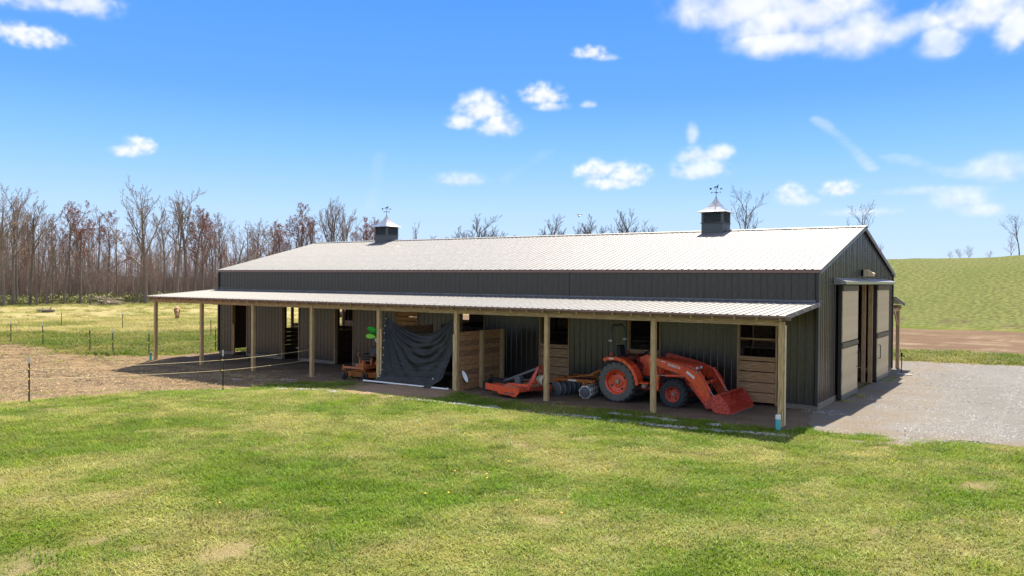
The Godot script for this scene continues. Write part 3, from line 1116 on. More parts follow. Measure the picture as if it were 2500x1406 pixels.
func make_barn() -> void:
	var barn := thing("pole_barn", "long dark metal pole barn with pale ribbed roof, twin cupolas and open lean-to", "barn")
	# --- steel walls
	var level := func(_u: float) -> float: return EAVE - 0.03
	var front := Transform3D(Basis.IDENTITY, Vector3(0, 0, 0))
	wall_sheets(barn, "wall_panel", LEN, OPENINGS, front, 0.16, level, 2.50)
	var back := Transform3D(Basis(Vector3.UP, PI), Vector3(LEN, 0, -WID))
	var back_holes := []
	for o in OPENINGS:
		back_holes.append([LEN - o[1], LEN - o[0]])
	wall_sheets(barn, "rear_panel", LEN, back_holes, back, 0.16, level, 2.50)
	var gable_y := func(u: float) -> float: return EAVE + (RIDGE - EAVE) * (1.0 - absf(u - WID * 0.5) / (WID * 0.5)) - 0.04
	wall_sheets(barn, "gable_panel", WID, [[4.75, 8.30]], Transform3D(Basis(Vector3.UP, PI / 2), Vector3(LEN, 0, 0)), 0.16, gable_y, 3.72)
	wall_sheets(barn, "gable_panel", WID, [[4.33, 8.68]], Transform3D(Basis(Vector3.UP, -PI / 2), Vector3(0, 0, -WID)), 0.20, gable_y, 3.72)
	# corner trims, skirt boards and eave trim
	for q in [[LEN + 0.012, 0.012], [-0.012, 0.012], [LEN + 0.012, -WID - 0.012], [-0.012, -WID - 0.012]]:
		board(barn, "corner_trim", Vector3(q[0], 2.16, q[1]), Vector3(0.09, 4.02, 0.09), M.dark_trim, 0.01)
	board(barn, "skirt_board", Vector3(LEN + 0.005, 0.10, -1.9), Vector3(0.05, 0.2, 3.7), M.grey_wood_z)
	board(barn, "skirt_board", Vector3(LEN + 0.005, 0.10, -10.9), Vector3(0.05, 0.2, 3.9), M.grey_wood_z)
	var lastx := 0.0
	for o in OPENINGS + [[LEN, LEN]]:
		if o[0] > lastx:
			board(barn, "skirt_board", Vector3((lastx + o[0]) * 0.5, 0.09, -0.03), Vector3(o[0] - lastx, 0.17, 0.05), M.grey_wood_x)
		lastx = o[1]
	# inner liner walls, so that the shell has thickness
	lastx = 0.0
	for o in OPENINGS + [[LEN, LEN]]:
		for z in [-0.09, -WID + 0.09]:
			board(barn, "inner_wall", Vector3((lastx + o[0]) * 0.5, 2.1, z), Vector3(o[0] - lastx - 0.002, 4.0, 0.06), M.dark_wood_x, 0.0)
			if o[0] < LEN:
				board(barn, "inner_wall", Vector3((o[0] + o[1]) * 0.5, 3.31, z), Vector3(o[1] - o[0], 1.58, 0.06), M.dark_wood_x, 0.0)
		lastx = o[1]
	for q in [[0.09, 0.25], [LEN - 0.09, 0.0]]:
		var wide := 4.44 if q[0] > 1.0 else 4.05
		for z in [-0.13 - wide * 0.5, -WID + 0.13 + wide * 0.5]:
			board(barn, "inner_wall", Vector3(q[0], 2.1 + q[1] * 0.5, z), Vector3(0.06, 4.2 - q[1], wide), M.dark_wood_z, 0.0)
	# openings: jambs, heads and doors
	for k in OPENINGS.size():
		var a: float = OPENINGS[k][0]
		var e: float = OPENINGS[k][1]
		for x in [a + 0.02, e - 0.02]:
			board(barn, "door_jamb", Vector3(x, 1.27, -0.06), Vector3(0.05, 2.46, 0.18), M.lumber_y)
		board(barn, "door_head", Vector3((a + e) * 0.5, 2.53, -0.05), Vector3(e - a, 0.06, 0.16), M.dark_trim)
		if k >= 3:
			var door := group_part(barn, "stall_door", Vector3((a + e) * 0.5, 0, -0.02))
			var w := e - a - 0.10
			var rows := [[0.20, 0.30], [0.51, 0.30], [0.83, 0.32], [1.16, 0.31], [1.38, 0.10]]
			if k == 3:
				rows = [[0.20, 0.30], [0.51, 0.30], [0.83, 0.32], [1.16, 0.31], [1.40, 0.14], [1.57, 0.18], [1.76, 0.18], [1.95, 0.18], [2.14, 0.18], [2.35, 0.22]]
			for r in rows:
				board(door, "plank", Vector3(0, r[0] + 0.05, 0.0), Vector3(w, r[1] - 0.012, 0.045), M.plank_x if k == 3 else M.tan_x)
			board(door, "ledge", Vector3(0, 1.49, 0.0) if k != 3 else Vector3(0, 0.05, 0.0), Vector3(w, 0.05, 0.07), M.lumber_x)
			if k > 3 and k != 5:
				for b in 5:
					var x := -w * 0.5 + w * (b + 0.5) / 5.0
					var rod := MB.new()
					rod.tube(Vector3(x, 1.5, -0.12), Vector3(x, 1.78, -0.12), 0.008, 0.008, 6)
					part(door, "rod", rod, M.black_iron)
				board(door, "rail", Vector3(0, 1.79, -0.12), Vector3(w, 0.03, 0.03), M.black_iron, 0.0)
			if k == 7:
				board(door, "rail", Vector3(0, 2.06, -0.06), Vector3(w, 0.05, 0.08), M.lumber_x)
	# a leaning board in the first doorway
	board(barn, "jamb_board", Vector3(1.22, 0.80, 0.02), Vector3(0.13, 1.5, 0.04), M.plank_y)
	# the same openings behind, with their lower doors shut
	for k in OPENINGS.size():
		var o: Array = OPENINGS[k]
		var tall := 1.3 if k < 2 else 2.36
		board(barn, "rear_door", Vector3((o[0] + o[1]) * 0.5, 0.13 + tall * 0.5, -WID + 0.02), Vector3(o[1] - o[0], tall + 0.04, 0.05), M.tan_x)
	# --- inside: stall partitions and posts, aisle floor
	var hp := MB.new()
	for r in 6:
		hp.box(Vector3(0, 0.18 + r * 0.21, 0), Vector3(28.7, 0.195, 0.045), 0.004)
	for z in [-4.60, -8.40]:
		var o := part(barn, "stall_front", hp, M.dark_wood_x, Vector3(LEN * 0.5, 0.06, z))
		o.set_meta("label", "dark boarded stall front along the aisle")
	var cp := MB.new()
	for r in 6:
		cp.box(Vector3(0, 0.18 + r * 0.21, 0), Vector3(0.045, 0.195, 4.35), 0.004)
	for k in 8:
		for z in [-2.36, -10.6]:
			if k > 0:
				part(barn, "stall_partition", cp, M.dark_wood_z, Vector3(POST_X[k] + 0.1, 0.06, z))
		for z in [-4.60, -8.40]:
			board(barn, "inner_post", Vector3(POST_X[k] + 0.34, 2.2, z), Vector3(0.13, 4.3, 0.13), M.dark_wood_y)
	board(barn, "inner_post", Vector3(LEN - 0.25, 1.9, -8.25), Vector3(0.14, 3.8, 0.14), M.lumber_y)
	board(barn, "tie_rail", Vector3(LEN - 3.5, 2.55, -8.33), Vector3(6.0, 0.20, 0.05), M.lumber_x)
	board(barn, "tie_rail", Vector3(LEN - 3.5, 1.42, -8.33), Vector3(6.0, 0.10, 0.06), M.lumber_x)
	for k in 3:
		board(barn, "stall_bar", Vector3(6.6 + 4.0 * k, 2.0, -8.4), Vector3(0.06, 1.2, 0.06), M.dark_wood_y)
	# --- roof
	var run := WID * 0.5 + 0.05
	var drop := (RIDGE - EAVE) / (WID * 0.5)
	var slope := sqrt(1.0 + drop * drop)
	var b := MB.new()
	ribbed(b, SHEET - 0.002, 0.0, func(_x): return 0.0, func(_x): return run * slope)
	var rm := b.mesh()
	var n_sheet := int(ceil((LEN + 0.08) / SHEET))
	for k in n_sheet:
		for side in [1.0, -1.0]:
			var up := Vector3(0, drop * run, -side * run).normalized()
			var out := Vector3(0, run, side * drop * run).normalized()
			var o := part(barn, "roof_panel", rm, M.galvalume)
			var x := -0.06 + k * SHEET
			o.transform = Transform3D(Basis(Vector3(side, 0, 0), up, out), Vector3(x if side > 0.0 else x + SHEET, EAVE - drop * 0.05, 0.05 if side > 0.0 else -WID - 0.05))
	var over := -0.06 + n_sheet * SHEET
	for side in [1.0, -1.0]:
		var uz := 0.02 if side > 0.0 else -WID - 0.02
		var pz := -WID * 0.5
		# eave trim and rake trims
		board(barn, "eave_trim", Vector3(over * 0.5 - 0.03, EAVE - 0.075, uz + side * 0.025), Vector3(over + 0.06, 0.085, 0.03), M.brown_trim, 0.004)
		for x in [over + 0.012, -0.072]:
			var rt := MB.new()
			rt.bar(Vector3(0, EAVE - 0.085, uz + side * 0.03), Vector3(0, RIDGE - 0.062, pz), 0.03, 0.15, Vector3.UP, 0.004)
			part(barn, "rake_trim", rt, M.galvalume, Vector3(x, 0.0, 0))
		var cap := MB.new()
		cap.bar(Vector3(over * 0.5, RIDGE + 0.028, pz), Vector3(over * 0.5, RIDGE + 0.028 - drop * 0.2, pz + side * 0.2), over + 0.12, 0.02, Vector3.UP, 0.003)
		part(barn, "ridge_cap", cap, M.galvalume)
		# sheathing under the steel
		var sh := MB.new()
		sh.bar(Vector3(LEN * 0.5, EAVE - 0.07, uz), Vector3(LEN * 0.5, RIDGE - 0.07, pz), LEN - 0.02, 0.06)
		part(barn, "roof_deck", sh, M.dark_wood_x)
	# --- front lean-to
	for k in POST_X.size():
		var h := lean_y(3.25) - 0.19
		var gy := hgt(POST_X[k], 3.25) - 0.1
		board(barn, "lean_to_post", Vector3(POST_X[k], (h + gy) * 0.5, 3.25), Vector3(0.14, h - gy, 0.14), M.pine_y, 0.008)
	board(barn, "corner_board", Vector3(29.09, 1.36, 3.23), Vector3(0.035, 2.66, 0.10), M.cream_y)
	for q in [[14.475, 1.0, 2.0], [17.925, 1.0, 1.9]]:
		board(barn, "nailing_strip", Vector3(q[0], q[1], 3.26), Vector3(0.06, q[2], 0.05), M.cream_y)
	for k in 8:
		board(barn, "header_beam", Vector3((POST_X[k] + POST_X[k + 1]) * 0.5, 2.755, 3.25), Vector3(POST_X[k + 1] - POST_X[k] - 0.004, 0.175, 0.085), M.lumber_x, 0.006)
	var rb := MB.new()
	rb.bar(Vector3(0, lean_y(0.02) - 0.095, 0.03), Vector3(0, lean_y(3.50) - 0.095, 3.50), 0.045, 0.095, Vector3.UP, 0.004)
	var rmesh := rb.mesh()
	for k in 49:
		part(barn, "rafter", rmesh, M.pine_z, Vector3(-0.38 + k * 0.6125, 0, 0))
	for z in [0.35, 1.15, 1.95, 2.75]:
		board(barn, "purlin", Vector3(LEN * 0.5 - 0.15, lean_y(z) - 0.027, z), Vector3(LEN + 0.6, 0.036, 0.085), M.lumber_x, 0.0)
	board(barn, "fascia_board", Vector3(LEN * 0.5 - 0.15, lean_y(3.4) - 0.085, 3.40), Vector3(LEN + 0.62, 0.11, 0.028), M.brown_trim, 0.003)
	var lr := MB.new()
	ribbed(lr, SHEET - 0.002, 0.0, func(_x): return 0.0, func(_x): return 3.57)
	var lrm := lr.mesh()
	var up2 := Vector3(0, 0.0775, -1.0).normalized()
	var out2 := Vector3(0, 1.0, 0.0775).normalized()
	for k in 33:
		var o := part(barn, "lean_to_panel", lrm if k < 32 else lrm, M.galvalume)
		o.transform = Transform3D(Basis(Vector3.RIGHT, up2, out2), Vector3(-0.47 + k * 0.8988, lean_y(3.56), 3.56))
		o.scale = Vector3(0.983, 1, 1)
	board(barn, "drip_edge", Vector3(LEN * 0.5 - 0.15, lean_y(3.56) - 0.032, 3.567), Vector3(LEN + 0.66, 0.05, 0.012), M.brown_trim, 0.002)
	for x in [29.205, -0.482]:
		var rt := MB.new()
		rt.bar(Vector3(x, lean_y(0.02) - 0.035, 0.02), Vector3(x, lean_y(3.57) - 0.035, 3.57), 0.022, 0.13, Vector3.UP, 0.004)
		part(barn, "rake_trim", rt, M.galvalume)
	board(barn, "wall_flashing", Vector3(LEN * 0.5 - 0.15, 3.265, 0.035), Vector3(LEN + 0.6, 0.06, 0.03), M.galvalume, 0.003)
	# --- rear lean-to
	var rl := MB.new()
	ribbed(rl, SHEET - 0.002, 0.0, func(_x): return 0.0, func(_x): return 2.7)
	var rlm := rl.mesh()
	for k in 33:
		var o := part(barn, "rear_lean_to_panel", rlm, M.galvalume)
		o.transform = Transform3D(Basis(Vector3.LEFT, Vector3(0, 0.135, 1).normalized(), Vector3(0, 1, -0.135).normalized()), Vector3(-0.3 + (k + 1) * SHEET - 0.6, 2.88, -15.6))
	for k in POST_X.size():
		board(barn, "rear_post", Vector3(POST_X[k] + (0.12 if k == 8 else 0.0), 1.33, -14.45), Vector3(0.14, 2.76, 0.14), M.lumber_y)
	board(barn, "rear_header", Vector3(LEN * 0.5, 2.77, -14.45), Vector3(LEN + 0.3, 0.18, 0.09), M.lumber_x)
	for x in [29.12, 0.2]:
		var br := MB.new()
		br.bar(Vector3(x, 1.95, -14.38), Vector3(x, 2.72, -13.3), 0.05, 0.12)
		br.bar(Vector3(x, 2.66, -14.45), Vector3(x, 2.66, -12.97), 0.06, 0.14)
		part(barn, "knee_brace", br, M.lumber_z)
		var rt := MB.new()
		rt.bar(Vector3(x + (0.1 if x > 1.0 else -0.5), 3.20, -WID - 0.02), Vector3(x + (0.1 if x > 1.0 else -0.5), 2.84, -15.62), 0.022, 0.13, Vector3.UP, 0.004)
		part(barn, "rake_trim", rt, M.galvalume)
	# --- cupolas
	for k in 2:
		cupola(barn, [5.4, 23.6][k], k)
	# --- sliding doors in the gable end
	board(barn, "track_beam", Vector3(29.20, 3.80, -6.6), Vector3(0.10, 0.10, 9.1), M.dark_trim)
	var hood := MB.new()
	hood.prism(PackedVector2Array([Vector2(0.02, 3.96), Vector2(0.40, 3.84), Vector2(0.40, 3.75), Vector2(0.385, 3.75), Vector2(0.385, 3.825), Vector2(0.02, 3.945)]), -11.25, -1.95)
	hood.prism(PackedVector2Array([Vector2(0.02, 3.95), Vector2(0.385, 3.83), Vector2(0.385, 3.75), Vector2(0.02, 3.75)]), -1.97, -1.955)
	part(barn, "track_hood", hood, M.silver_steel, Vector3(LEN, 0, 0))
	sliding_door(barn, -3.56, 2.36, -4.62)
	sliding_door(barn, -9.58, 2.44, -8.55)
	for z in [-4.80, -8.30]:
		board(barn, "door_jamb", Vector3(LEN - 0.02, 1.86, z), Vector3(0.16, 3.72, 0.09), M.lumber_y if z < -5.0 else M.dark_wood_y)
	# wall lamp over the doors
	var lamp := group_part(barn, "flood_lamp", Vector3(LEN + 0.03, 4.16, -6.45))
	board(lamp, "bracket", Vector3(0.03, 0, 0), Vector3(0.06, 0.22, 0.26), M.black_iron, 0.01)
	var lb := MB.new()
	lb.prism(PackedVector2Array([Vector2(0.0, 0.12), Vector2(0.10, 0.12), Vector2(0.34, -0.02), Vector2(0.30, -0.12), Vector2(0.0, -0.13)]), -0.17, 0.17)
	part(lamp, "lamp_housing", lb, M.cream_y, Vector3(0.06, 0, 0))

func sliding_door(barn: Node, zc: float, w: float, handle_z: float) -> void:
	var door := group_part(barn, "sliding_door", Vector3(LEN + 0.06, 0, zc))
	board(door, "core", Vector3(0.075, 1.91, 0), Vector3(0.11, 3.62, w), M.dark_trim, 0.004)
	var nb := 12
	for r in [[0.22, 1.70], [1.92, 3.56]]:
		for k in nb:
			var y0: float = r[0]
			var y1: float = r[1]
			board(door, "plank", Vector3(0.145, (y0 + y1) * 0.5, -w * 0.5 + w * (k + 0.5) / nb), Vector3(0.03, y1 - y0 - 0.004, w / nb - 0.003), M.cream_y, 0.002)
	for y in [3.64, 1.81]:
		board(door, "rail", Vector3(0.155, y, 0), Vector3(0.05, 0.15, w), M.olive_z, 0.004)
	board(door, "kick_plate", Vector3(0.15, 0.13, 0), Vector3(0.04, 0.16, w), M.grey_steel, 0.003)
	var h := MB.new()
	var z := handle_z - zc
	h.pipe([Vector3(0.16, 0.95, z), Vector3(0.24, 0.95, z), Vector3(0.24, 1.45, z), Vector3(0.16, 1.45, z)], 0.016, 6)
	part(door, "handle", h, M.black_iron)

func cupola(barn: Node, x: float, which: int) -> void:
	var cu := group_part(barn, "cupola", Vector3(x, 0, -WID * 0.5))
	cu.set_meta("label", ["dark louvred cupola with pale peaked roof near the left end of the ridge", "dark louvred cupola with pale peaked roof near the gable doors"][which])
	board(cu, "base", Vector3(0, 5.86, 0), Vector3(0.88, 0.56, 0.88), M.charcoal, 0.008)
	board(cu, "ledge", Vector3(0, 6.145, 0), Vector3(0.95, 0.03, 0.95), M.charcoal, 0.006)
	board(cu, "core", Vector3(0, 6.36, 0), Vector3(0.70, 0.42, 0.70), M.black_iron, 0.0)
	for sx in [-1.0, 1.0]:
		for sz in [-1.0, 1.0]:
			board(cu, "corner_post", Vector3(sx * 0.40, 6.37, sz * 0.40), Vector3(0.09, 0.43, 0.09), M.charcoal, 0.006)
	for a in 4:
		for k in 7:
			var sl := board(cu, "slat", Vector3.ZERO, Vector3(0.70, 0.012, 0.075), M.charcoal, 0.0)
			sl.transform = Transform3D(Basis(Vector3.UP, a * PI / 2), Vector3(0, 6.20 + k * 0.058, 0)) * Transform3D(Basis(Vector3.RIGHT, 0.65), Vector3(0, 0, 0.40))
	# bell shaped roof
	var rb := MB.new()
	var prof := [[0.575, 6.575], [0.575, 6.59], [0.42, 6.67], [0.27, 6.80], [0.13, 6.98], [0.03, 7.17], [0.0, 7.20]]
	for k in prof.size() - 1:
		var r0: float = prof[k][0]
		var r1: float = prof[k + 1][0]
		var y0: float = prof[k][1]
		var y1: float = prof[k + 1][1]
		for a in 4:
			rb.xf = Transform3D(Basis(Vector3.UP, a * PI / 2), Vector3.ZERO)
			rb.oquad(Vector3(-r0, y0, r0), Vector3(r0, y0, r0), Vector3(r1, y1, r1), Vector3(-r1, y1, r1), Vector3(0, 0.3, 1))
	rb.xf = Transform3D.IDENTITY
	rb.oquad(Vector3(-0.575, 6.575, -0.575), Vector3(0.575, 6.575, -0.575), Vector3(0.575, 6.575, 0.575), Vector3(-0.575, 6.575, 0.575), Vector3.DOWN)
	part(cu, "roof", rb, M.silver_steel)
	# weather vane: rod, compass arms with letters, ball, tail disc and a running horse
	var wv := MB.new()
	wv.tube(Vector3(0, 7.16, 0), Vector3(0, 7.68, 0), 0.011, 0.007, 6)
	wv.tube(Vector3(0, 7.17, 0), Vector3(0, 7.24, 0), 0.032, 0.015, 8)
	for a in 2:
		var d := Vector3(1, 0, 0) if a == 0 else Vector3(0, 0, 1)
		wv.tube(Vector3(0, 7.40, 0) - d * 0.16, Vector3(0, 7.40, 0) + d * 0.16, 0.006, 0.006, 5)
	wv.xf = Transform3D(Basis.IDENTITY, Vector3(0, 7.40, 0))
	wv.lathe([Vector2(0, -0.03), Vector2(0.028, -0.018), Vector2(0.034, 0.0), Vector2(0.028, 0.018), Vector2(0, 0.03)], 10)
	var tilt := Transform3D(Basis(Vector3.UP, [0.9, 0.55][which]), Vector3(0, 7.55, 0))
	wv.xf = tilt
	wv.tube(Vector3(-0.20, 0, 0), Vector3(0.20, 0, 0), 0.006, 0.006, 5)
	wv.prism(PackedVector2Array([Vector2(0.17, 0.04), Vector2(0.26, 0.0), Vector2(0.17, -0.04)]), -0.006, 0.006)
	var disc := PackedVector2Array()
	for k in 12:
		disc.append(Vector2(-0.22 + 0.042 * cos(TAU * k / 12), 0.042 * sin(TAU * k / 12)))
	wv.prism(disc, -0.006, 0.006)
	wv.xf = tilt * Transform3D(Basis.from_scale(Vector3(0.8, 0.8, 1.0)), Vector3(0, 0.0, 0))
	wv.prism(PackedVector2Array([Vector2(-0.13, 0.07), Vector2(-0.06, 0.12), Vector2(0.03, 0.11), Vector2(0.06, 0.17), Vector2(0.09, 0.22), Vector2(0.12, 0.235), Vector2(0.10, 0.19), Vector2(0.11, 0.14), Vector2(0.08, 0.07), Vector2(0.10, 0.02), Vector2(0.06, 0.02), Vector2(0.04, 0.065), Vector2(-0.05, 0.07), Vector2(-0.06, 0.02), Vector2(-0.09, 0.02), Vector2(-0.08, 0.08), Vector2(-0.15, 0.04)]), -0.006, 0.006)
	wv.xf = Transform3D.IDENTITY
	part(cu, "weather_vane", wv, M.black_iron)
	var k := 0
	for d in [Vector3(0.19, 7.40, 0), Vector3(-0.19, 7.40, 0), Vector3(0, 7.40, 0.19), Vector3(0, 7.40, -0.19)]:
		lettering(cu, ["E", "W", "S", "N"][k], 0.055, M.black_iron, d, Basis(Vector3.UP, 0.0 if k < 2 else PI / 2), "compass_letter")
		k += 1

# ---------------------------------------------------------------- machines
func wheel(parent: Node, called: String, at: Vector3, r: float, w: float, rim_r: float, lugs: int, face: float, tyre_m: Material, rim_m: Material) -> void:
	var o := group_part(parent, called, at)
	var t := MB.new()
	var h := w * 0.5
	t.lathe([Vector2(rim_r, -h * 0.80), Vector2(rim_r + 0.03, -h * 0.95), Vector2(r * 0.84, -h), Vector2(r * 0.93, -h * 0.90), Vector2(r * 0.955, -h * 0.5), Vector2(r * 0.965, 0), Vector2(r * 0.955, h * 0.5), Vector2(r * 0.93, h * 0.90), Vector2(r * 0.84, h), Vector2(rim_r + 0.03, h * 0.95), Vector2(rim_r, h * 0.80)], 40)
	part(o, "tyre", t, tyre_m)
	var lg := MB.new()
	for k in lugs:
		for s in [-1.0, 1.0]:
			var a0 := TAU * (k + (0.5 if s > 0.0 else 0.0)) / lugs
			var p := []
			for q in 4:
				var f := q / 3.0
				var a: float = a0 - 0.30 * f * (0.42 / r)
				var rr: float = r * (0.985 if q < 3 else 0.90)
				p.append(Vector3(cos(a) * rr, sin(a) * rr, s * h * (0.02 + 1.0 * f)))
			for q in 3:
				lg.bar(p[q], p[q + 1], 0.05 * r / 0.65 + 0.012, 0.042, Vector3(cos(a0), sin(a0), 0))
	part(o, "lugs", lg, M.rubber).set_meta("kind", "stuff")
	var d := MB.new()
	var f := face
	d.xf = Transform3D(Basis.IDENTITY if f > 0.0 else Basis(Vector3.RIGHT, PI), Vector3.ZERO)
	d.lathe([Vector2(0.0, h * 0.10), Vector2(rim_r * 0.42, h * 0.10), Vector2(rim_r * 0.50, h * 0.02), Vector2(rim_r * 0.74, -h * 0.05), Vector2(rim_r * 0.90, h * 0.10), Vector2(rim_r * 0.93, h * 0.72), Vector2(rim_r * 1.04, h * 0.90), Vector2(rim_r * 1.05, h * 0.80)].map(func(q): return Vector2(q.x, -q.y)), 32)
	d.lathe([Vector2(0.0, h * 0.10), Vector2(rim_r * 0.42, h * 0.10), Vector2(rim_r * 0.50, h * 0.02), Vector2(rim_r * 0.74, -h * 0.05), Vector2(rim_r * 0.90, h * 0.10), Vector2(rim_r * 0.93, h * 0.72), Vector2(rim_r * 1.04, h * 0.90), Vector2(rim_r * 1.05, h * 0.80)], 32)
	part(o, "rim", d, rim_m)
	var hb := MB.new()
	hb.xf = d.xf
	hb.lathe([Vector2(rim_r * 0.19, h * 0.08), Vector2(rim_r * 0.17, h * 0.42), Vector2(0, h * 0.42)], 16)
	part(o, "hub", hb, M.grey_steel)
	var bl := MB.new()
	bl.xf = d.xf
	for k in 8:
		var a := TAU * k / 8
		bl.tube(Vector3(cos(a) * rim_r * 0.33, sin(a) * rim_r * 0.33, h * 0.08), Vector3(cos(a) * rim_r * 0.33, sin(a) * rim_r * 0.33, h * 0.22), 0.014, 0.014, 6)
	part(o, "bolts", bl, M.grey_steel)
	var sl := MB.new()
	sl.xf = d.xf
	for k in 4:
		var a := TAU * (k + 0.35) / 4
		sl.bar(Vector3(cos(a - 0.16), sin(a - 0.16), 0) * rim_r * 0.70 + Vector3(0, 0, -h * 0.02), Vector3(cos(a + 0.16), sin(a + 0.16), 0) * rim_r * 0.70 + Vector3(0, 0, -h * 0.02), 0.05, 0.03, Vector3(0, 0, 1))
	part(o, "rim_slot", sl, M.black_iron)

func pv(a: Array) -> PackedVector2Array:
	var p := PackedVector2Array()
	for q in a:
		p.append(Vector2(q[0], q[1]))
	return p

func make_tractor() -> void:
	var t := thing("tractor", "orange compact tractor with front loader bucket and roll bar under the lean-to", "tractor", Vector3(23.60, 0.0, 1.36))
	for s in [-1.0, 1.0]:
		wheel(t, "rear_wheel", Vector3(0, 0.655, s * 0.66), 0.66, 0.38, 0.37, 20, s, M.dusty_rubber, M.tractor_orange)
		wheel(t, "front_wheel", Vector3(1.87, 0.425, s * 0.66), 0.43, 0.28, 0.225, 16, s, M.rubber, M.worn_orange)
	var o: Material = M.tractor_orange
	# chassis, engine and axles
	var ch := MB.new()
	ch.box(Vector3(0.1, 0.66, 0), Vector3(0.62, 0.40, 0.42), 0.03)
	ch.tube(Vector3(0, 0.655, -0.62), Vector3(0, 0.655, 0.62), 0.12, 0.12, 12)
	ch.box(Vector3(0.85, 0.62, 0), Vector3(1.1, 0.30, 0.36), 0.02)
	ch.box(Vector3(1.75, 0.72, 0), Vector3(1.0, 0.34, 0.44), 0.02)
	ch.box(Vector3(1.87, 0.46, 0), Vector3(0.20, 0.16, 1.06), 0.02)
	part(t, "chassis", ch, M.black_vinyl)
	for s in [-1.0, 1.0]:
		var lf := MB.new()
		lf.box(Vector3(1.05, 0.49, s * 0.36), Vector3(1.25, 0.13, 0.06), 0.01)
		part(t, "loader_frame", lf, M.worn_orange)
		# mudguards over the rear wheels
		var path := [[-0.42, 1.33], [-0.34, 1.40], [0.02, 1.42], [0.24, 1.37], [0.42, 1.26], [0.56, 1.12], [0.66, 0.95], [0.72, 0.78], [0.735, 0.64]]
		var fm := MB.new()
		for q in path.size() - 1:
			fm.bar(Vector3(path[q][0], path[q][1], s * 0.64), Vector3(path[q + 1][0], path[q + 1][1], s * 0.64), 0.42, 0.03, Vector3(path[q][0], path[q][1] - 0.6, 0.0))
			fm.bar(Vector3(path[q][0], path[q][1] - 0.03, s * 0.85), Vector3(path[q + 1][0] - 0.02, path[q + 1][1] - 0.03, s * 0.85), 0.025, 0.10, Vector3(path[q][0], path[q][1] - 0.6, 0.0))
		part(t, "mudguard", fm, o)
		var fi := MB.new()
		fi.prism(pv([[-0.36, 1.38], [0.02, 1.40], [0.24, 1.35], [0.42, 1.24], [0.56, 1.10], [0.66, 0.93], [0.72, 0.64], [0.35, 0.62], [-0.3, 0.9]]), s * 0.44 - 0.012, s * 0.44 + 0.012)
		part(t, "inner_guard", fi, M.worn_orange)
		# tail lamp and step
		board(t, "tail_lamp", Vector3(-0.28, 1.50, s * 0.62), Vector3(0.10, 0.09, 0.07), M.worn_orange, 0.015)
		board(t, "step", Vector3(0.90, 0.68, s * 0.62), Vector3(0.36, 0.05, 0.36), o, 0.01)
		# front mudguard
		var fg := MB.new()
		var rows := []
		for q in 7:
			var a := 1.75 + 0.75 * q / 6.0
			rows.append([Vector3(1.87 + cos(a) * 0.50, 0.425 + sin(a) * 0.50, s * 0.50), Vector3(1.87 + cos(a) * 0.50, 0.425 + sin(a) * 0.50, s * 0.84)])
		fg.surf(rows)
		part(t, "front_mudguard", fg, M.dusty_rubber)
	var plat := MB.new()
	plat.box(Vector3(0.58, 0.82, 0), Vector3(0.9, 0.05, 0.86), 0.01)
	part(t, "platform", plat, M.black_vinyl)
	var filt := MB.new()
	filt.xf = Transform3D(Basis.IDENTITY, Vector3(0.78, 0.56, 0.40))
	filt.lathe([Vector2(0, -0.1), Vector2(0.075, -0.1), Vector2(0.075, 0.09), Vector2(0.06, 0.11), Vector2(0, 0.11)], 16)
	part(t, "filter", filt, M.white_plastic)
	# bonnet, grille and dashboard
	var hd := MB.new()
	var secs := [[0.92, 0.28, 1.46, 0.98], [1.35, 0.29, 1.45, 0.92], [1.85, 0.285, 1.40, 0.88], [2.20, 0.275, 1.34, 0.84], [2.36, 0.26, 1.26, 0.82], [2.42, 0.24, 1.14, 0.82]]
	var rows := []
	for s in secs:
		var r := []
		for q in [[-1.0, 0.0], [-1.0, 0.5], [-0.97, 0.82], [-0.75, 0.96], [0.0, 1.0], [0.75, 0.96], [0.97, 0.82], [1.0, 0.5], [1.0, 0.0]]:
			r.append(Vector3(s[0], lerpf(s[3], s[2], q[1]), q[0] * s[1]))
		rows.append(r)
	hd.surf(rows, true)
	hd.oquad(rows[5][0], rows[5][2], rows[5][6], rows[5][8], Vector3(1, 0, 0))
	hd.oquad(rows[5][2], rows[5][3], rows[5][5], rows[5][6], Vector3(1, 0, 0))
	part(t, "bonnet", hd, o)
	var gr := MB.new()
	for k in 7:
		gr.box(Vector3(2.43, 0.88 + k * 0.04, 0), Vector3(0.02, 0.018, 0.40), 0.0)
	part(t, "grille", gr, M.black_iron)
	for s in [-1.0, 1.0]:
		var lt := MB.new()
		for k in 6:
			lt.box(Vector3(1.42 + k * 0.075, 1.03, s * 0.292), Vector3(0.02, 0.11, 0.012), 0.0)
		part(t, "side_vent", lt, M.black_iron)
		board(t, "head_lamp", Vector3(2.40, 1.20, s * 0.16), Vector3(0.05, 0.07, 0.12), M.white_plastic, 0.012)
	var low := MB.new()
	low.prism(pv([[2.02, 0.95], [2.46, 0.95], [2.50, 0.68], [2.38, 0.62], [2.12, 0.66]]), -0.30, 0.30)
	part(t, "front_guard", low, o)
	board(t, "front_weight", Vector3(2.30, 0.55, 0), Vector3(0.5, 0.12, 0.62), M.charcoal, 0.02)
	var dash := MB.new()
	dash.prism(pv([[0.60, 0.85], [0.95, 0.85], [0.95, 1.47], [0.78, 1.52], [0.52, 1.42], [0.50, 1.30], [0.66, 1.20]]), -0.20, 0.20)
	part(t, "dashboard", dash, o)
	var sw := MB.new()
	var c0 := Vector3(0.56, 1.52, 0)
	var sb := Basis(Vector3(0, 0, 1), 0.5)
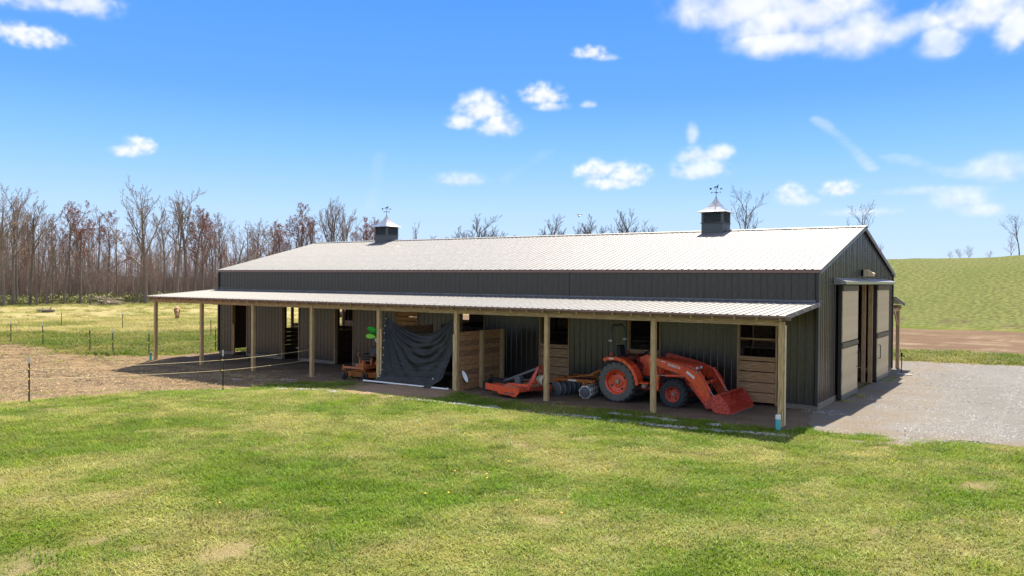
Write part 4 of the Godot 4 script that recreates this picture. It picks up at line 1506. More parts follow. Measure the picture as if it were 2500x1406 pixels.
	for k in 20:
		var a := TAU * k / 20
		var e := TAU * (k + 1) / 20
		sw.tube(c0 + sb * Vector3(cos(a) * 0.19, 0, sin(a) * 0.19), c0 + sb * Vector3(cos(e) * 0.19, 0, sin(e) * 0.19), 0.016, 0.016, 6, false)
	for k in 3:
		var a := TAU * k / 3
		sw.tube(c0, c0 + sb * Vector3(cos(a) * 0.19, 0, sin(a) * 0.19), 0.012, 0.012, 5, false)
	sw.tube(c0, c0 + sb * Vector3(0, -0.2, 0), 0.03, 0.03, 8)
	part(t, "steering_wheel", sw, M.black_vinyl)
	var joy := MB.new()
	joy.tube(Vector3(0.42, 0.9, 0.42), Vector3(0.40, 1.40, 0.44), 0.014, 0.014, 6)
	joy.tube(Vector3(0.40, 1.38, 0.44), Vector3(0.39, 1.49, 0.445), 0.028, 0.022, 8)
	joy.tube(Vector3(0.55, 0.9, -0.3), Vector3(0.50, 1.42, -0.34), 0.014, 0.014, 6)
	part(t, "lever", joy, M.black_vinyl)
	# seat
	var seat := group_part(t, "seat")
	var sc := MB.new()
	sc.box(Vector3(0.0, 1.23, 0), Vector3(0.46, 0.13, 0.48), 0.05)
	part(seat, "cushion", sc, M.black_vinyl)
	var sk := MB.new()
	sk.xf = Transform3D(Basis(Vector3(0, 0, 1), 0.16), Vector3(-0.24, 1.50, 0))
	sk.box(Vector3.ZERO, Vector3(0.12, 0.52, 0.46), 0.05)
	part(seat, "backrest", sk, M.black_vinyl)
	for s in [-1.0, 1.0]:
		board(seat, "armrest", Vector3(-0.02, 1.43, s * 0.27), Vector3(0.34, 0.05, 0.06), M.black_vinyl, 0.02)
	# roll bar
	var rp := MB.new()
	var pts := [Vector3(-0.30, 0.80, 0.50), Vector3(-0.33, 1.62, 0.50), Vector3(-0.37, 2.24, 0.47), Vector3(-0.38, 2.36, 0.40), Vector3(-0.38, 2.40, 0.28)]
	for k in 4:
		rp.bar(pts[k], pts[k + 1], 0.06, 0.06, Vector3(1, 0, 0), 0.012)
		var a: Vector3 = pts[k] * Vector3(1, 1, -1)
		var b: Vector3 = pts[k + 1] * Vector3(1, 1, -1)
		rp.bar(a, b, 0.06, 0.06, Vector3(1, 0, 0), 0.012)
	rp.bar(pts[4], pts[4] * Vector3(1, 1, -1), 0.06, 0.06, Vector3(1, 0, 0), 0.012)
	part(t, "roll_bar", rp, M.charcoal)
	for s in [-1.0, 1.0]:
		var cl := MB.new()
		cl.box(Vector3(-0.36, 1.92, s * 0.50), Vector3(0.13, 0.09, 0.11), 0.015)
		part(t, "roll_bar_hinge", cl, M.grey_steel)
	# loader: arms, masts, rams
	for s in [-1.0, 1.0]:
		var z: float = s * 0.70
		var arm := MB.new()
		arm.prism(pv([[1.02, 1.50], [1.42, 1.47], [2.06, 1.34], [2.50, 1.20], [2.68, 1.10], [2.84, 0.88], [3.04, 0.46], [3.05, 0.26], [2.95, 0.17], [2.86, 0.20], [2.62, 0.56], [2.44, 0.80], [2.24, 0.98], [2.02, 1.06], [1.72, 1.14], [1.37, 1.24], [1.02, 1.36]]), z - 0.045, z + 0.045)
		part(t, "loader_arm", arm, o)
		var mast := MB.new()
		mast.prism(pv([[1.05, 1.52], [1.24, 1.50], [1.42, 0.90], [1.40, 0.72], [1.18, 0.72], [1.16, 0.95]]), z - 0.085, z - 0.055)
		mast.prism(pv([[1.05, 1.52], [1.24, 1.50], [1.42, 0.90], [1.40, 0.72], [1.18, 0.72], [1.16, 0.95]]), z + 0.055, z + 0.085)
		mast.box(Vector3(1.29, 0.62, s * 0.52), Vector3(0.20, 0.26, 0.40), 0.01)
		part(t, "loader_mast", mast, o)
		var ram := MB.new()
		ram.tube(Vector3(1.40, 0.95, z), Vector3(1.62, 0.96, z), 0.022, 0.022, 8)
		part(t, "lift_rod", ram, M.grey_steel)
		var rb := MB.new()
		rb.tube(Vector3(1.60, 0.96, z), Vector3(2.20, 0.99, z), 0.042, 0.042, 10)
		part(t, "lift_ram", rb, o)
		var tb := MB.new()
		tb.tube(Vector3(2.62, 1.16, z - s * 0.10), Vector3(2.97, 0.60, z - s * 0.10), 0.044, 0.044, 10)
		part(t, "tilt_ram", tb, o)
		var tr := MB.new()
		tr.tube(Vector3(2.95, 0.63, z - s * 0.10), Vector3(3.12, 0.40, z - s * 0.10), 0.022, 0.022, 8)
		part(t, "tilt_rod", tr, M.grey_steel)
		var lk := MB.new()
		lk.bar(Vector3(2.40, 0.78, z + s * 0.06), Vector3(2.92, 0.17, z + s * 0.06), 0.05, 0.03, Vector3(0, 0, 1))
		part(t, "leveling_link", lk, M.worn_orange)
		var pins := MB.new()
		for q in [[1.15, 1.44], [1.42, 0.95], [2.20, 0.99], [2.62, 1.15], [2.93, 0.24]]:
			pins.tube(Vector3(q[0], q[1], z - 0.09), Vector3(q[0], q[1], z + 0.09), 0.026, 0.026, 8)
		part(t, "pins", pins, M.grey_steel)
	var xt := MB.new()
	xt.tube(Vector3(2.70, 0.78, -0.68), Vector3(2.70, 0.78, 0.68), 0.06, 0.06, 12)
	part(t, "cross_tube", xt, o)
	var hose := MB.new()
	for s in [-0.3, 0.1, 0.35]:
		hose.pipe([Vector3(2.58, 0.80, s), Vector3(2.74, 0.92, s + 0.08), Vector3(2.86, 0.78, s + 0.15), Vector3(2.94, 0.60, s + 0.22)], 0.014, 5)
	part(t, "hose", hose, M.black_vinyl)
	# bucket
	var bk := group_part(t, "bucket")
	var sec := [[3.42, 0.57], [3.26, 0.54], [3.17, 0.40], [3.16, 0.22], [3.24, 0.08], [3.36, 0.05], [3.78, 0.05]]
	var sh := MB.new()
	for k in sec.size() - 1:
		sh.bar(Vector3(sec[k][0], sec[k][1], 0), Vector3(sec[k + 1][0], sec[k + 1][1], 0), 2.04, 0.022, Vector3.UP if k > 3 else Vector3.RIGHT)
	part(bk, "shell", sh, M.worn_orange)
	for s in [-1.0, 1.0]:
		var sd := MB.new()
		sd.prism(pv([[3.42, 0.57], [3.26, 0.54], [3.17, 0.40], [3.16, 0.22], [3.24, 0.06], [3.36, 0.03], [3.72, 0.03], [3.74, 0.14], [3.60, 0.38]]), s * 1.02 - 0.012, s * 1.02 + 0.012)
		part(bk, "side_plate", sd, M.worn_orange)
		var lug := MB.new()
		lug.prism(pv([[3.22, 0.50], [3.06, 0.48], [2.86, 0.20], [2.92, 0.10], [3.22, 0.12]]), s * 0.70 - 0.085, s * 0.70 - 0.06)
		lug.prism(pv([[3.22, 0.50], [3.06, 0.48], [2.86, 0.20], [2.92, 0.10], [3.22, 0.12]]), s * 0.70 + 0.06, s * 0.70 + 0.085)
		part(bk, "mount", lug, M.worn_orange)
	board(bk, "cutting_edge", Vector3(3.76, 0.037, 0), Vector3(0.13, 0.02, 2.04), M.grey_steel, 0.004)
	# decals
	var turn := Basis(Vector3(0, 0, 1), -0.235)
	lettering(t, "KUBOTA", 0.075, M.white_plastic, Vector3(1.90, 1.27, 0.748), turn)
	board(t, "sticker", Vector3(1.55, 1.385, 0.747), Vector3(0.16, 0.022, 0.004), M.white_plastic, 0.001).rotation.z = -0.235
	board(t, "sticker", Vector3(-0.16, 1.385, 0.864), Vector3(0.16, 0.035, 0.004), M.white_plastic, 0.001)
	var stk := board(t, "sticker", Vector3(2.42, 1.05, 0.748), Vector3(0.30, 0.065, 0.006), M.white_plastic, 0.001)
	stk.rotation.z = -0.62

func make_harrow() -> void:
	var h := thing("disc_harrow", "amber orange disc harrow with steel discs hitched behind the orange tractor", "harrow", Vector3(21.95, 0, 1.36))
	var fr := MB.new()
	for s in [-1.0, 1.0]:
		fr.bar(Vector3(-0.72, 0.56, s * 0.62), Vector3(0.72, 0.56, s * 0.62), 0.10, 0.10, Vector3.UP, 0.01)
		fr.bar(Vector3(-0.62, 0.50, s * 0.08), Vector3(-0.62, 0.50, s * 0.80), 0.09, 0.09, Vector3.UP, 0.01)
		fr.bar(Vector3(0.46, 0.50, s * 0.08), Vector3(0.46, 0.50, s * 0.80), 0.09, 0.09, Vector3.UP, 0.01)
	fr.bar(Vector3(0.72, 0.56, -0.62), Vector3(0.72, 0.56, 0.62), 0.10, 0.10, Vector3.UP, 0.01)
	fr.bar(Vector3(-0.55, 0.56, -0.62), Vector3(-0.55, 0.56, 0.62), 0.10, 0.10, Vector3.UP, 0.01)
	part(h, "frame", fr, M.amber_orange)
	for s in [-1.0, 1.0]:
		var st := MB.new()
		st.bar(Vector3(0.12, 0.62, s * 0.14), Vector3(0.92, 0.99, s * 0.10), 0.05, 0.06, Vector3.UP, 0.008)
		st.bar(Vector3(0.72, 0.56, s * 0.14), Vector3(0.90, 0.98, s * 0.10), 0.05, 0.06, Vector3.UP, 0.008)
		st.bar(Vector3(-0.4, 0.60, s * 0.35), Vector3(0.5, 0.72, s * 0.12), 0.05, 0.05, Vector3.UP, 0.008)
		part(h, "hitch_mast", st, M.amber_orange)
	for s in [-1.0, 1.0]:
		for e in [[-0.52, 4, 0.235, -0.22, false], [0.44, 4, 0.225, 0.22, true]]:
			var n: int = e[1]
			for k in n:
				var u: float = 0.09 + 0.225 * k
				var at := Vector3(e[0] + s * 0.0 + e[3] * (u - 0.43), e[2], s * u)
				disc(h, at, e[2], s, atan(e[3]) * s, e[4])
			var ax := MB.new()
			ax.tube(Vector3(e[0] + e[3] * -0.38, e[2], s * 0.05), Vector3(e[0] + e[3] * 0.40, e[2], s * 0.83), 0.024, 0.024, 8)
			part(h, "gang_shaft", ax, M.grey_steel)
			var hg := MB.new()
			hg.bar(Vector3(e[0] + e[3] * 0.25, 0.52, s * 0.68), Vector3(e[0] + e[3] * 0.25, e[2], s * 0.68), 0.06, 0.09, Vector3.RIGHT, 0.008)
			part(h, "hanger", hg, M.amber_orange)
	board(h, "sticker", Vector3(-0.02, 0.56, 0.674), Vector3(0.30, 0.045, 0.006), M.white_plastic, 0.001)

func disc(h: Node, at: Vector3, r: float, s: float, skew: float, notched: bool) -> void:
	var d := MB.new()
	var rows := []
	var nn := 32
	for q in 5:
		var f := q / 4.0
		var row := []
		for k in nn:
			var a := TAU * k / nn
			var rr := r * f
			if notched and q == 4 and k % 4 < 2:
				rr *= 0.86
			row.append(Vector3(cos(a) * rr, sin(a) * rr, (1.0 - f * f) * 0.045 * s))
		rows.append(row)
	d.surf(rows, s < 0.0, true)
	var back := []
	for row in rows:
		var br := []
		for p in row:
			br.append(p + Vector3(0, 0, -0.005 * s))
		back.append(br)
	d.surf(back, s > 0.0, true)
	var o := part(h, "disc", d, M.charcoal, at)
	if notched:
		var rg := MB.new()
		for face in [0.004, -0.009]:
			var ring := []
			for f in [0.78, 0.88, 1.0]:
				var row := []
				for k in nn:
					var a := TAU * k / nn
					var rr: float = r * f * (0.86 if f == 1.0 and k % 4 < 2 else 1.0)
					row.append(Vector3(cos(a) * rr, sin(a) * rr, ((1.0 - f * f) * 0.045 + face) * s))
				ring.append(row)
			rg.surf(ring, (s < 0.0) == (face > 0.0), true)
		part(o, "notched_rim", rg, M.pale_steel)
	o.rotation.y = skew
	var rim := MB.new()
	for k in nn:
		if notched and (k % 4 < 2 or k % 4 == 3):
			continue
		var a := TAU * k / nn
		var e := TAU * (k + 1) / nn
		rim.tube(Vector3(cos(a) * r, sin(a) * r, 0), Vector3(cos(e) * r, sin(e) * r, 0), 0.006, 0.006, 4, false)
	if rim.v.size() and not notched:
		part(o, "worn_edge", rim, M.white_steel)
	var nut := MB.new()
	nut.tube(Vector3(0, 0, -0.01), Vector3(0, 0, s * 0.075), 0.028, 0.028, 6)
	part(o, "nut", nut, M.amber_orange)

func make_cutter() -> void:
	var h := thing("rotary_cutter", "red orange rotary cutter deck covered in dry clippings beside the wooden partition", "rotary cutter", Vector3(20.32, 0, 2.83), -0.20)
	# deck in local axes: x forwards, near side +z
	var dk := MB.new()
	dk.box(Vector3(0.0, 0.36, 0), Vector3(1.52, 0.02, 1.48), 0.004)
	part(h, "deck", dk, M.worn_orange)
	for s in [-1.0, 1.0]:
		var sk := MB.new()
		sk.prism(pv([[-0.78, 0.42], [0.80, 0.38], [0.80, 0.24], [0.66, 0.10], [0.46, 0.10], [0.40, 0.13], [0.25, 0.12], [-0.16, 0.13], [-0.18, 0.19], [-0.52, 0.20], [-0.78, 0.22]]), s * 0.745 - 0.01, s * 0.745 + 0.01)
		part(h, "side_skirt", sk, M.tractor_orange)
		var rl := MB.new()
		rl.bar(Vector3(-0.05, 0.42, s * 0.42), Vector3(0.90, 0.46, s * 0.42), 0.06, 0.07, Vector3.UP, 0.006)
		part(h, "deck_rail", rl, M.tractor_orange)
	var fs := MB.new()
	fs.box(Vector3(0.78, 0.32, 0), Vector3(0.02, 0.12, 1.47), 0.0)
	part(h, "front_skirt", fs, M.worn_orange)
	board(h, "rear_skirt", Vector3(-0.77, 0.34, -0.35), Vector3(0.02, 0.16, 0.75), M.worn_orange, 0.0)
	lettering(h, "LAND PRIDE", 0.065, M.charcoal, Vector3(0.34, 0.185, 0.757))
	# hitch frame
	var af := MB.new()
	for s in [-1.0, 1.0]:
		af.bar(Vector3(0.80, 0.34, s * 0.40), Vector3(1.02, 0.62, s * 0.36), 0.05, 0.16, Vector3.UP, 0.006)
		af.bar(Vector3(1.02, 0.58, s * 0.36), Vector3(1.04, 1.02, s * 0.13), 0.05, 0.09, Vector3.RIGHT, 0.006)
		af.bar(Vector3(1.04, 1.02, s * 0.13), Vector3(0.75, 0.46, s * 0.30), 0.03, 0.05, Vector3.RIGHT, 0.004)
	af.bar(Vector3(1.04, 1.02, -0.16), Vector3(1.04, 1.02, 0.16), 0.07, 0.09, Vector3.UP, 0.006)
	af.bar(Vector3(1.02, 0.58, -0.40), Vector3(1.02, 0.58, 0.40), 0.07, 0.09, Vector3.UP, 0.006)
	part(h, "hitch_frame", af, M.worn_orange)
	var cvr := MB.new()
	cvr.xf = Transform3D(Basis(Vector3.UP, PI / 2), Vector3(1.10, 0.62, 0.0))
	cvr.lathe([Vector2(0.12, -0.16), Vector2(0.15, -0.13), Vector2(0.19, 0.12), Vector2(0.17, 0.16)], 16)
	part(h, "shaft_shield", cvr, M.pale_plastic)
	var gb := MB.new()
	gb.box(Vector3(0.05, 0.52, 0), Vector3(0.26, 0.26, 0.24), 0.03)
	gb.tube(Vector3(0.05, 0.36, 0), Vector3(0.05, 0.46, 0), 0.16, 0.12, 14)
	part(h, "gearbox", gb, M.charcoal)
	var ds := MB.new()
	ds.tube(Vector3(0.16, 0.52, 0.0), Vector3(0.98, 0.62, 0.0), 0.05, 0.06, 10)
	part(h, "drive_shaft", ds, M.black_vinyl)
	var bc := MB.new()
	bc.bar(Vector3(-0.72, 0.40, 0.06), Vector3(1.0, 1.02, 0.06), 0.03, 0.07, Vector3.UP, 0.004)
	part(h, "brace", bc, M.charcoal)
	# tail wheel on its beam
	var bm := MB.new()
	bm.bar(Vector3(-0.10, 0.41, 0.30), Vector3(-1.30, 0.46, 0.05), 0.06, 0.08, Vector3.UP, 0.006)
	bm.bar(Vector3(-0.10, 0.41, -0.30), Vector3(-1.30, 0.46, -0.05), 0.06, 0.08, Vector3.UP, 0.006)
	bm.tube(Vector3(-1.32, 0.36, 0), Vector3(-1.32, 0.60, 0), 0.045, 0.045, 10)
	part(h, "tail_beam", bm, M.black_iron)
	var fk := MB.new()
	for s in [-1.0, 1.0]:
		fk.bar(Vector3(-1.32, 0.44, s * 0.10), Vector3(-1.52, 0.20, s * 0.10), 0.015, 0.07, Vector3.RIGHT)
	fk.box(Vector3(-1.34, 0.45, 0), Vector3(0.12, 0.02, 0.22), 0.0)
	part(h, "fork", fk, M.black_iron)
	var tw := MB.new()
	tw.xf = Transform3D(Basis.IDENTITY, Vector3(-1.52, 0.205, 0))
	tw.lathe([Vector2(0.0, -0.05), Vector2(0.10, -0.06), Vector2(0.17, -0.075), Vector2(0.20, -0.05), Vector2(0.205, 0.0), Vector2(0.20, 0.05), Vector2(0.17, 0.075), Vector2(0.10, 0.06), Vector2(0.0, 0.05)], 24)
	part(h, "tail_wheel", tw, M.rubber)
	# dry clippings lying on the deck
	var cl := MB.new()
	var r := RandomNumberGenerator.new()
	r.seed = 77
	for k in 900:
		var a := r.randf() * TAU
		var q := sqrt(r.randf())
		var p := Vector3(0.18 + cos(a) * q * 0.55, 0.372 + r.randf() * 0.05 * (1.0 - q), sin(a) * q * 0.55)
		var b := r.randf() * TAU
		cl.col = Color.WHITE * r.randf_range(0.6, 1.15)
		cl.bar(p, p + Vector3(cos(b), r.randf_range(-0.1, 0.3), sin(b)) * r.randf_range(0.03, 0.09), 0.010, 0.006)
	var co := part(h, "clippings", cl, M.hay)
	co.set_meta("kind", "stuff")

func make_mower() -> void:
	var h := thing("zero_turn_mower", "orange zero-turn mower with black seat parked behind a lean-to post", "mower", Vector3(12.98, 0, 2.30), -PI / 2 + 0.12)
	var o: Material = M.mower_orange
	# local x forwards (towards the lawn)
	var fr := MB.new()
	for s in [-1.0, 1.0]:
		fr.bar(Vector3(-0.75, 0.42, s * 0.27), Vector3(0.62, 0.42, s * 0.27), 0.06, 0.08, Vector3.UP, 0.008)
		fr.bar(Vector3(0.62, 0.42, s * 0.27), Vector3(1.02, 0.46, s * 0.30), 0.06, 0.07, Vector3.UP, 0.008)
	fr.bar(Vector3(1.02, 0.47, -0.50), Vector3(1.02, 0.47, 0.50), 0.075, 0.075, Vector3.UP, 0.008)
	fr.box(Vector3(0.05, 0.47, 0), Vector3(0.9, 0.05, 0.56), 0.01)
	part(h, "frame", fr, o)
	for s in [-1.0, 1.0]:
		var c := group_part(h, "caster", Vector3(1.02, 0, s * 0.47))
		var fk := MB.new()
		fk.tube(Vector3(0, 0.40, 0), Vector3(0, 0.56, 0), 0.04, 0.04, 10)
		for e in [-1.0, 1.0]:
			fk.bar(Vector3(0.0, 0.38, e * 0.085), Vector3(-0.07, 0.15, e * 0.085), 0.016, 0.05, Vector3.RIGHT)
		fk.box(Vector3(0, 0.385, 0), Vector3(0.07, 0.02, 0.19), 0.0)
		part(c, "fork", fk, M.amber_orange)
		var ty := MB.new()
		ty.xf = Transform3D(Basis.IDENTITY, Vector3(-0.07, 0.155, 0))
		ty.lathe([Vector2(0.0, -0.03), Vector2(0.07, -0.04), Vector2(0.12, -0.07), Vector2(0.15, -0.055), Vector2(0.155, 0), Vector2(0.15, 0.055), Vector2(0.12, 0.07), Vector2(0.07, 0.04), Vector2(0.0, 0.03)], 22)
		part(c, "tyre", ty, M.rubber)
		var rw := MB.new()
		rw.xf = Transform3D(Basis.IDENTITY, Vector3(-0.55, 0.29, s * 0.45))
		rw.lathe([Vector2(0.0, -0.10), Vector2(0.14, -0.12), Vector2(0.22, -0.15), Vector2(0.28, -0.12), Vector2(0.29, 0), Vector2(0.28, 0.12), Vector2(0.22, 0.15), Vector2(0.14, 0.12), Vector2(0.0, 0.10)], 26)
		part(h, "drive_wheel", rw, M.rubber)
		var lv := MB.new()
		lv.box(Vector3(0.26, 0.62, s * 0.27), Vector3(0.12, 0.24, 0.06), 0.01)
		lv.pipe([Vector3(0.26, 0.72, s * 0.27), Vector3(0.34, 0.90, s * 0.36), Vector3(0.30, 0.99, s * 0.30)], 0.016, 6)
		part(h, "steering_lever", lv, o)
		var tk := MB.new()
		tk.box(Vector3(-0.25, 0.56, s * 0.32), Vector3(0.62, 0.18, 0.20), 0.04)
		part(h, "fuel_tank", tk, o)
	var bd := MB.new()
	bd.box(Vector3(0.45, 0.50, 0), Vector3(0.30, 0.10, 0.50), 0.02)
	part(h, "foot_platform", bd, o)
	var pd := MB.new()
	pd.box(Vector3(0.72, 0.56, -0.22), Vector3(0.08, 0.16, 0.10), 0.01)
	pd.tube(Vector3(0.74, 0.60, -0.20), Vector3(0.74, 0.60, 0.10), 0.012, 0.012, 6)
	part(h, "deck_pedal", pd, o)
	var dk := MB.new()
	dk.prism(pv([[0.50, -0.70], [0.62, -0.40], [0.62, 0.40], [0.50, 0.70], [-0.10, 0.70], [-0.30, 0.40], [-0.30, -0.40], [-0.10, -0.70]]), -0.09, 0.09)
	var dko := part(h, "mowing_deck", dk, M.amber_orange, Vector3(0.05, 0.17, 0))
	dko.rotation.x = PI / 2
	var rl := MB.new()
	for s in [-1.0, 1.0]:
		rl.tube(Vector3(0.62, 0.09, s * 0.36 - 0.03), Vector3(0.62, 0.09, s * 0.36 + 0.03), 0.07, 0.07, 12)
	part(h, "gauge_rollers", rl, M.rubber)
	var seat := group_part(h, "seat")
	board(seat, "cushion", Vector3(-0.05, 0.74, 0), Vector3(0.44, 0.12, 0.46), M.black_vinyl, 0.045)
	var bk := board(seat, "backrest", Vector3(-0.31, 0.96, 0), Vector3(0.12, 0.44, 0.44), M.black_vinyl, 0.045)
	bk.rotation.z = 0.2
	board(seat, "suspension", Vector3(-0.07, 0.66, 0), Vector3(0.40, 0.06, 0.40), M.charcoal, 0.01)
	for s in [-1.0, 1.0]:
		board(seat, "armrest", Vector3(-0.10, 0.90, s * 0.27), Vector3(0.30, 0.05, 0.07), M.black_vinyl, 0.02)
	var en := MB.new()
	en.box(Vector3(-0.72, 0.66, 0), Vector3(0.42, 0.34, 0.46), 0.05)
	en.tube(Vector3(-0.72, 0.82, 0), Vector3(-0.72, 0.92, 0), 0.17, 0.14, 16)
	part(h, "engine", en, M.charcoal)
	var rb := MB.new()
	for s in [-1.0, 1.0]:
		rb.bar(Vector3(-0.46, 0.45, s * 0.33), Vector3(-0.50, 1.12, s * 0.33), 0.05, 0.05, Vector3.RIGHT, 0.01)
	part(h, "roll_bar", rb, M.charcoal)

# ---------------------------------------------------------------- things in and around the lean-to
func make_bay() -> void:
	mat("white_steel", lin(0.62, 0.64, 0.66), 0.3, 0.6)
	mat("pale_steel", lin(0.55, 0.50, 0.42), 0.5, 0.2)
	mat("pale_plastic", lin(0.40, 0.38, 0.26), 0.55)
	var hay := mat("hay", lin(0.62, 0.47, 0.29), 0.85)
	hay.vertex_color_use_as_albedo = true
	# board partition by the sixth post
	var p := thing("board_partition", "brown stacked board partition with two posts, beside the rotary cutter", "partition", Vector3(18.08, 0, 0))
	var y := 0.02
	var k := 0
	while y < 2.02:
		var hgt_b: float = [0.185, 0.14, 0.185, 0.16, 0.175][k % 5]
		var b := board(p, "plank", Vector3([0.0, 0.004, -0.003][k % 3], y + hgt_b * 0.5, 1.90), Vector3(0.042, hgt_b - 0.008, 2.52), M.plank_z)
		if k in [3, 7, 9]:
			b.material_override = M.dark_plank_z
		y += hgt_b
		k += 1
	for z in [1.98, 0.74]:
		board(p, "post", Vector3(0.09, 1.02, z), Vector3(0.13, 2.04, 0.13), M.pine_y)
	var q := thing("board_partition", "board partition mostly hidden behind the black tarp, beside the orange mower", "partition", Vector3(14.42, 0, 0))
	y = 0.02
	while y < 1.95:
		board(q, "plank", Vector3(0, y + 0.09, 1.70), Vector3(0.042, 0.175, 2.9), M.tan_z)
		y += 0.184
	# the black tarp, pinned by its upper corners, swagged and lying over the pipe
	var tl := Vector3(14.58, 2.60, 3.17)
	var tr := Vector3(17.90, 2.60, 3.17)
	var nu := 96
	var nv := 84
	var rows := []
	for j in nv + 1:
		var v := float(j) / nv
		var row := []
		for i in nu + 1:
			var u := float(i) / nu
			# a swagged upper hem
			var sag := 0.62 * pow(4.0 * u * (1.0 - u), 0.85) + 0.10 * ss(0.25, 0.65, u) * (1.0 - ss(0.65, 1.0, u))
			var top := Vector3(lerpf(tl.x, tr.x, u) - 0.02 * sin(PI * u), lerpf(tl.y, tr.y, u) - sag, 3.15)
			var f := v
			var lx := 14.58 - 0.06 * f - 0.22 * ss(0.88, 1.0, f)
			var rx := 17.90 - 0.15 * f - 0.25 * ss(0.45, 0.9, f) - 0.38 * ss(0.84, 1.0, f)
			var mid := Vector3(lerpf(lx, rx, u), lerpf(top.y, 0.06, f), lerpf(top.z, 3.36 + 0.08 * u, f * f))
			# swags below the hem, hanging between the two corners
			var depth := f * 2.4
			var swag := 0.0
			var c := u - 0.56
			for s in [[0.16, 0.115, 0.05], [0.34, 0.10, 0.08], [0.56, 0.12, 0.08], [0.80, 0.13, 0.05]]:
				var line: float = s[0] * (1.0 - 3.0 * c * c) + 0.02
				swag += s[2] * exp(-pow((f * 1.45 - line) / s[1] * 1.5, 2.0)) * clampf(1.0 - 3.6 * c * c, 0.0, 1.0)
			# folds that fan out from the upper left corner
			var ang := atan2(u * 1.35 + 0.001, f * 1.0 + 0.001)
			var rad := sqrt(u * u + f * f)
			var fan := 0.042 * sin(ang * 24.0 + 0.6 * sin(rad * 5.0)) * ss(0.0, 0.25, rad) * (1.0 - ss(0.42, 0.85, u)) * (1.0 - 0.75 * ss(0.6, 1.0, f))
			var ang2 := atan2((1.0 - u) * 1.35 + 0.001, f + 0.001)
			fan += 0.022 * sin(ang2 * 17.0) * (1.0 - ss(0.25, 0.6, 1.0 - u)) * (1.0 - 0.6 * f)
			# storage creases and small crumple
			var cr := 0.0
			for s in [0.60, 0.74, 0.86]:
				cr -= 0.010 * exp(-pow((f - s - 0.02 * sin(u * 7.0)) / 0.012, 2.0))
			var crumple := 0.014 * fn3.get_noise_2d(u * 13.0, f * 13.0) + 0.006 * fn3.get_noise_2d(u * 40.0, f * 40.0)
			mid.z += (swag * (1.0 - ss(0.55, 0.75, f)) + fan + cr + crumple) * ss(0.0, 0.06, f + 0.03)
			mid.z += 0.10 * ss(0.9, 1.0, f)
			row.append(mid)
		rows.append(row)
	var tb := MB.new()
	tb.surf(rows, true)
	var last: Array = rows[nv]
	var lap := []
	for r in 7:
		var row := []
		for i in nu + 1:
			var u := float(i) / nu
			var e: Vector3 = last[i]
			var out := 0.10 + 0.16 * ss(0.55, 0.9, u)
			row.append(e + Vector3(-0.08 * r / 6.0 * (1.0 - u), -0.045 * r / 6.0 + 0.018 * fn3.get_noise_2d(u * 20.0, r * 0.8), out * r / 6.0))
		lap.append(row)
	tb.surf(lap, true)
	var tm := mat("tarp_cloth", lin(0.017, 0.018, 0.020), 0.55)
	grain(tm, ntex(0.03, Color(0.75, 0.75, 0.75), Color(1, 1, 1), 61, 4), Vector3.ONE * 2.0)
	tm.metallic_specular = 0.45
	var tarp := thing("tarp", "black plastic tarp hung in swags between two lean-to posts", "tarp", Vector3.ZERO)
	part(tarp, "sheet", tb, tm)
	var gm := MB.new()
	for j in range(6, nv - 2, 9):
		var a: Vector3 = rows[j][1]
		gm.xf = Transform3D(Basis.IDENTITY, a + Vector3(0.012, 0, 0.012))
		gm.lathe([Vector2(0.022, 0.0), Vector2(0.022, 0.006), Vector2(0.010, 0.006)], 10)
	gm.xf = Transform3D(Basis.IDENTITY, rows[nv - 12][nu - 14] + Vector3(0, 0, 0.02))
	gm.lathe([Vector2(0.026, 0.0), Vector2(0.026, 0.006), Vector2(0.010, 0.006)], 10)
	part(tarp, "eyelets", gm, M.white_plastic)
	var pp := MB.new()
	pp.tube(Vector3(13.93, 0.085, 3.60), Vector3(17.86, 0.075, 3.46), 0.03, 0.03, 12)
	for s in [13.93, 17.80]:
		pp.tube(Vector3(s, 0.082, 3.60 - (s - 13.93) * 0.0356), Vector3(s + 0.06, 0.082, 3.598 - (s - 13.93) * 0.0356), 0.036, 0.036, 12)
	whole("plastic_pipe", pp, M.white_plastic, "long white plastic pipe lying along the tarp's lower edge", "pipe")
	# sawdust spilled in front of the tarp
	var mb := MB.new()
	var mr := []
	for j in 41:
		var row := []
		for i in 61:
			var x := 13.7 + 5.2 * i / 60.0
			var z := 2.4 + 3.6 * j / 40.0
			var e := mound(x, z)
			row.append(Vector3(x, hgt(x, z) + 0.018 + e * (1.0 + 0.25 * fn3.get_noise_2d(x * 5.0, z * 5.0)) - (0.06 if e <= 0.0 else 0.0), z))
		mr.append(row)
	mb.surf(mr, true)
	var sm := mat("sawdust", lin(0.36, 0.25, 0.155), 0.95)
	grain(sm, ntex(0.05, Color(0.6, 0.55, 0.5), Color(1, 1, 1), 63, 5), Vector3.ONE * 0.9)
	var so := part(self, numbered("sawdust_spill"), mb, sm)
	so.set_meta("kind", "stuff")
	so.set_meta("label", "reddish brown sawdust spilled on the ground before the black tarp")
	# kayaks on the far side of the partition, seen from their ends
	mat("green_plastic", lin(0.03, 0.50, 0.05), 0.35)
	mat("lime_plastic", lin(0.16, 0.55, 0.02), 0.35)
	mat("blue_plastic", lin(0.04, 0.36, 0.70), 0.35)
	kayak("kayak", "bright green kayak racked above the mower, bow showing beside the post", Vector3(13.50, 1.74, 2.98), 2.7, 0.34, 0.30, M.green_plastic, M.green_plastic)
	kayak("kayak", "white and blue kayak racked lower beside the post above the mower", Vector3(13.78, 1.32, 2.9), 2.5, 0.30, 0.27, M.white_plastic, M.blue_plastic)
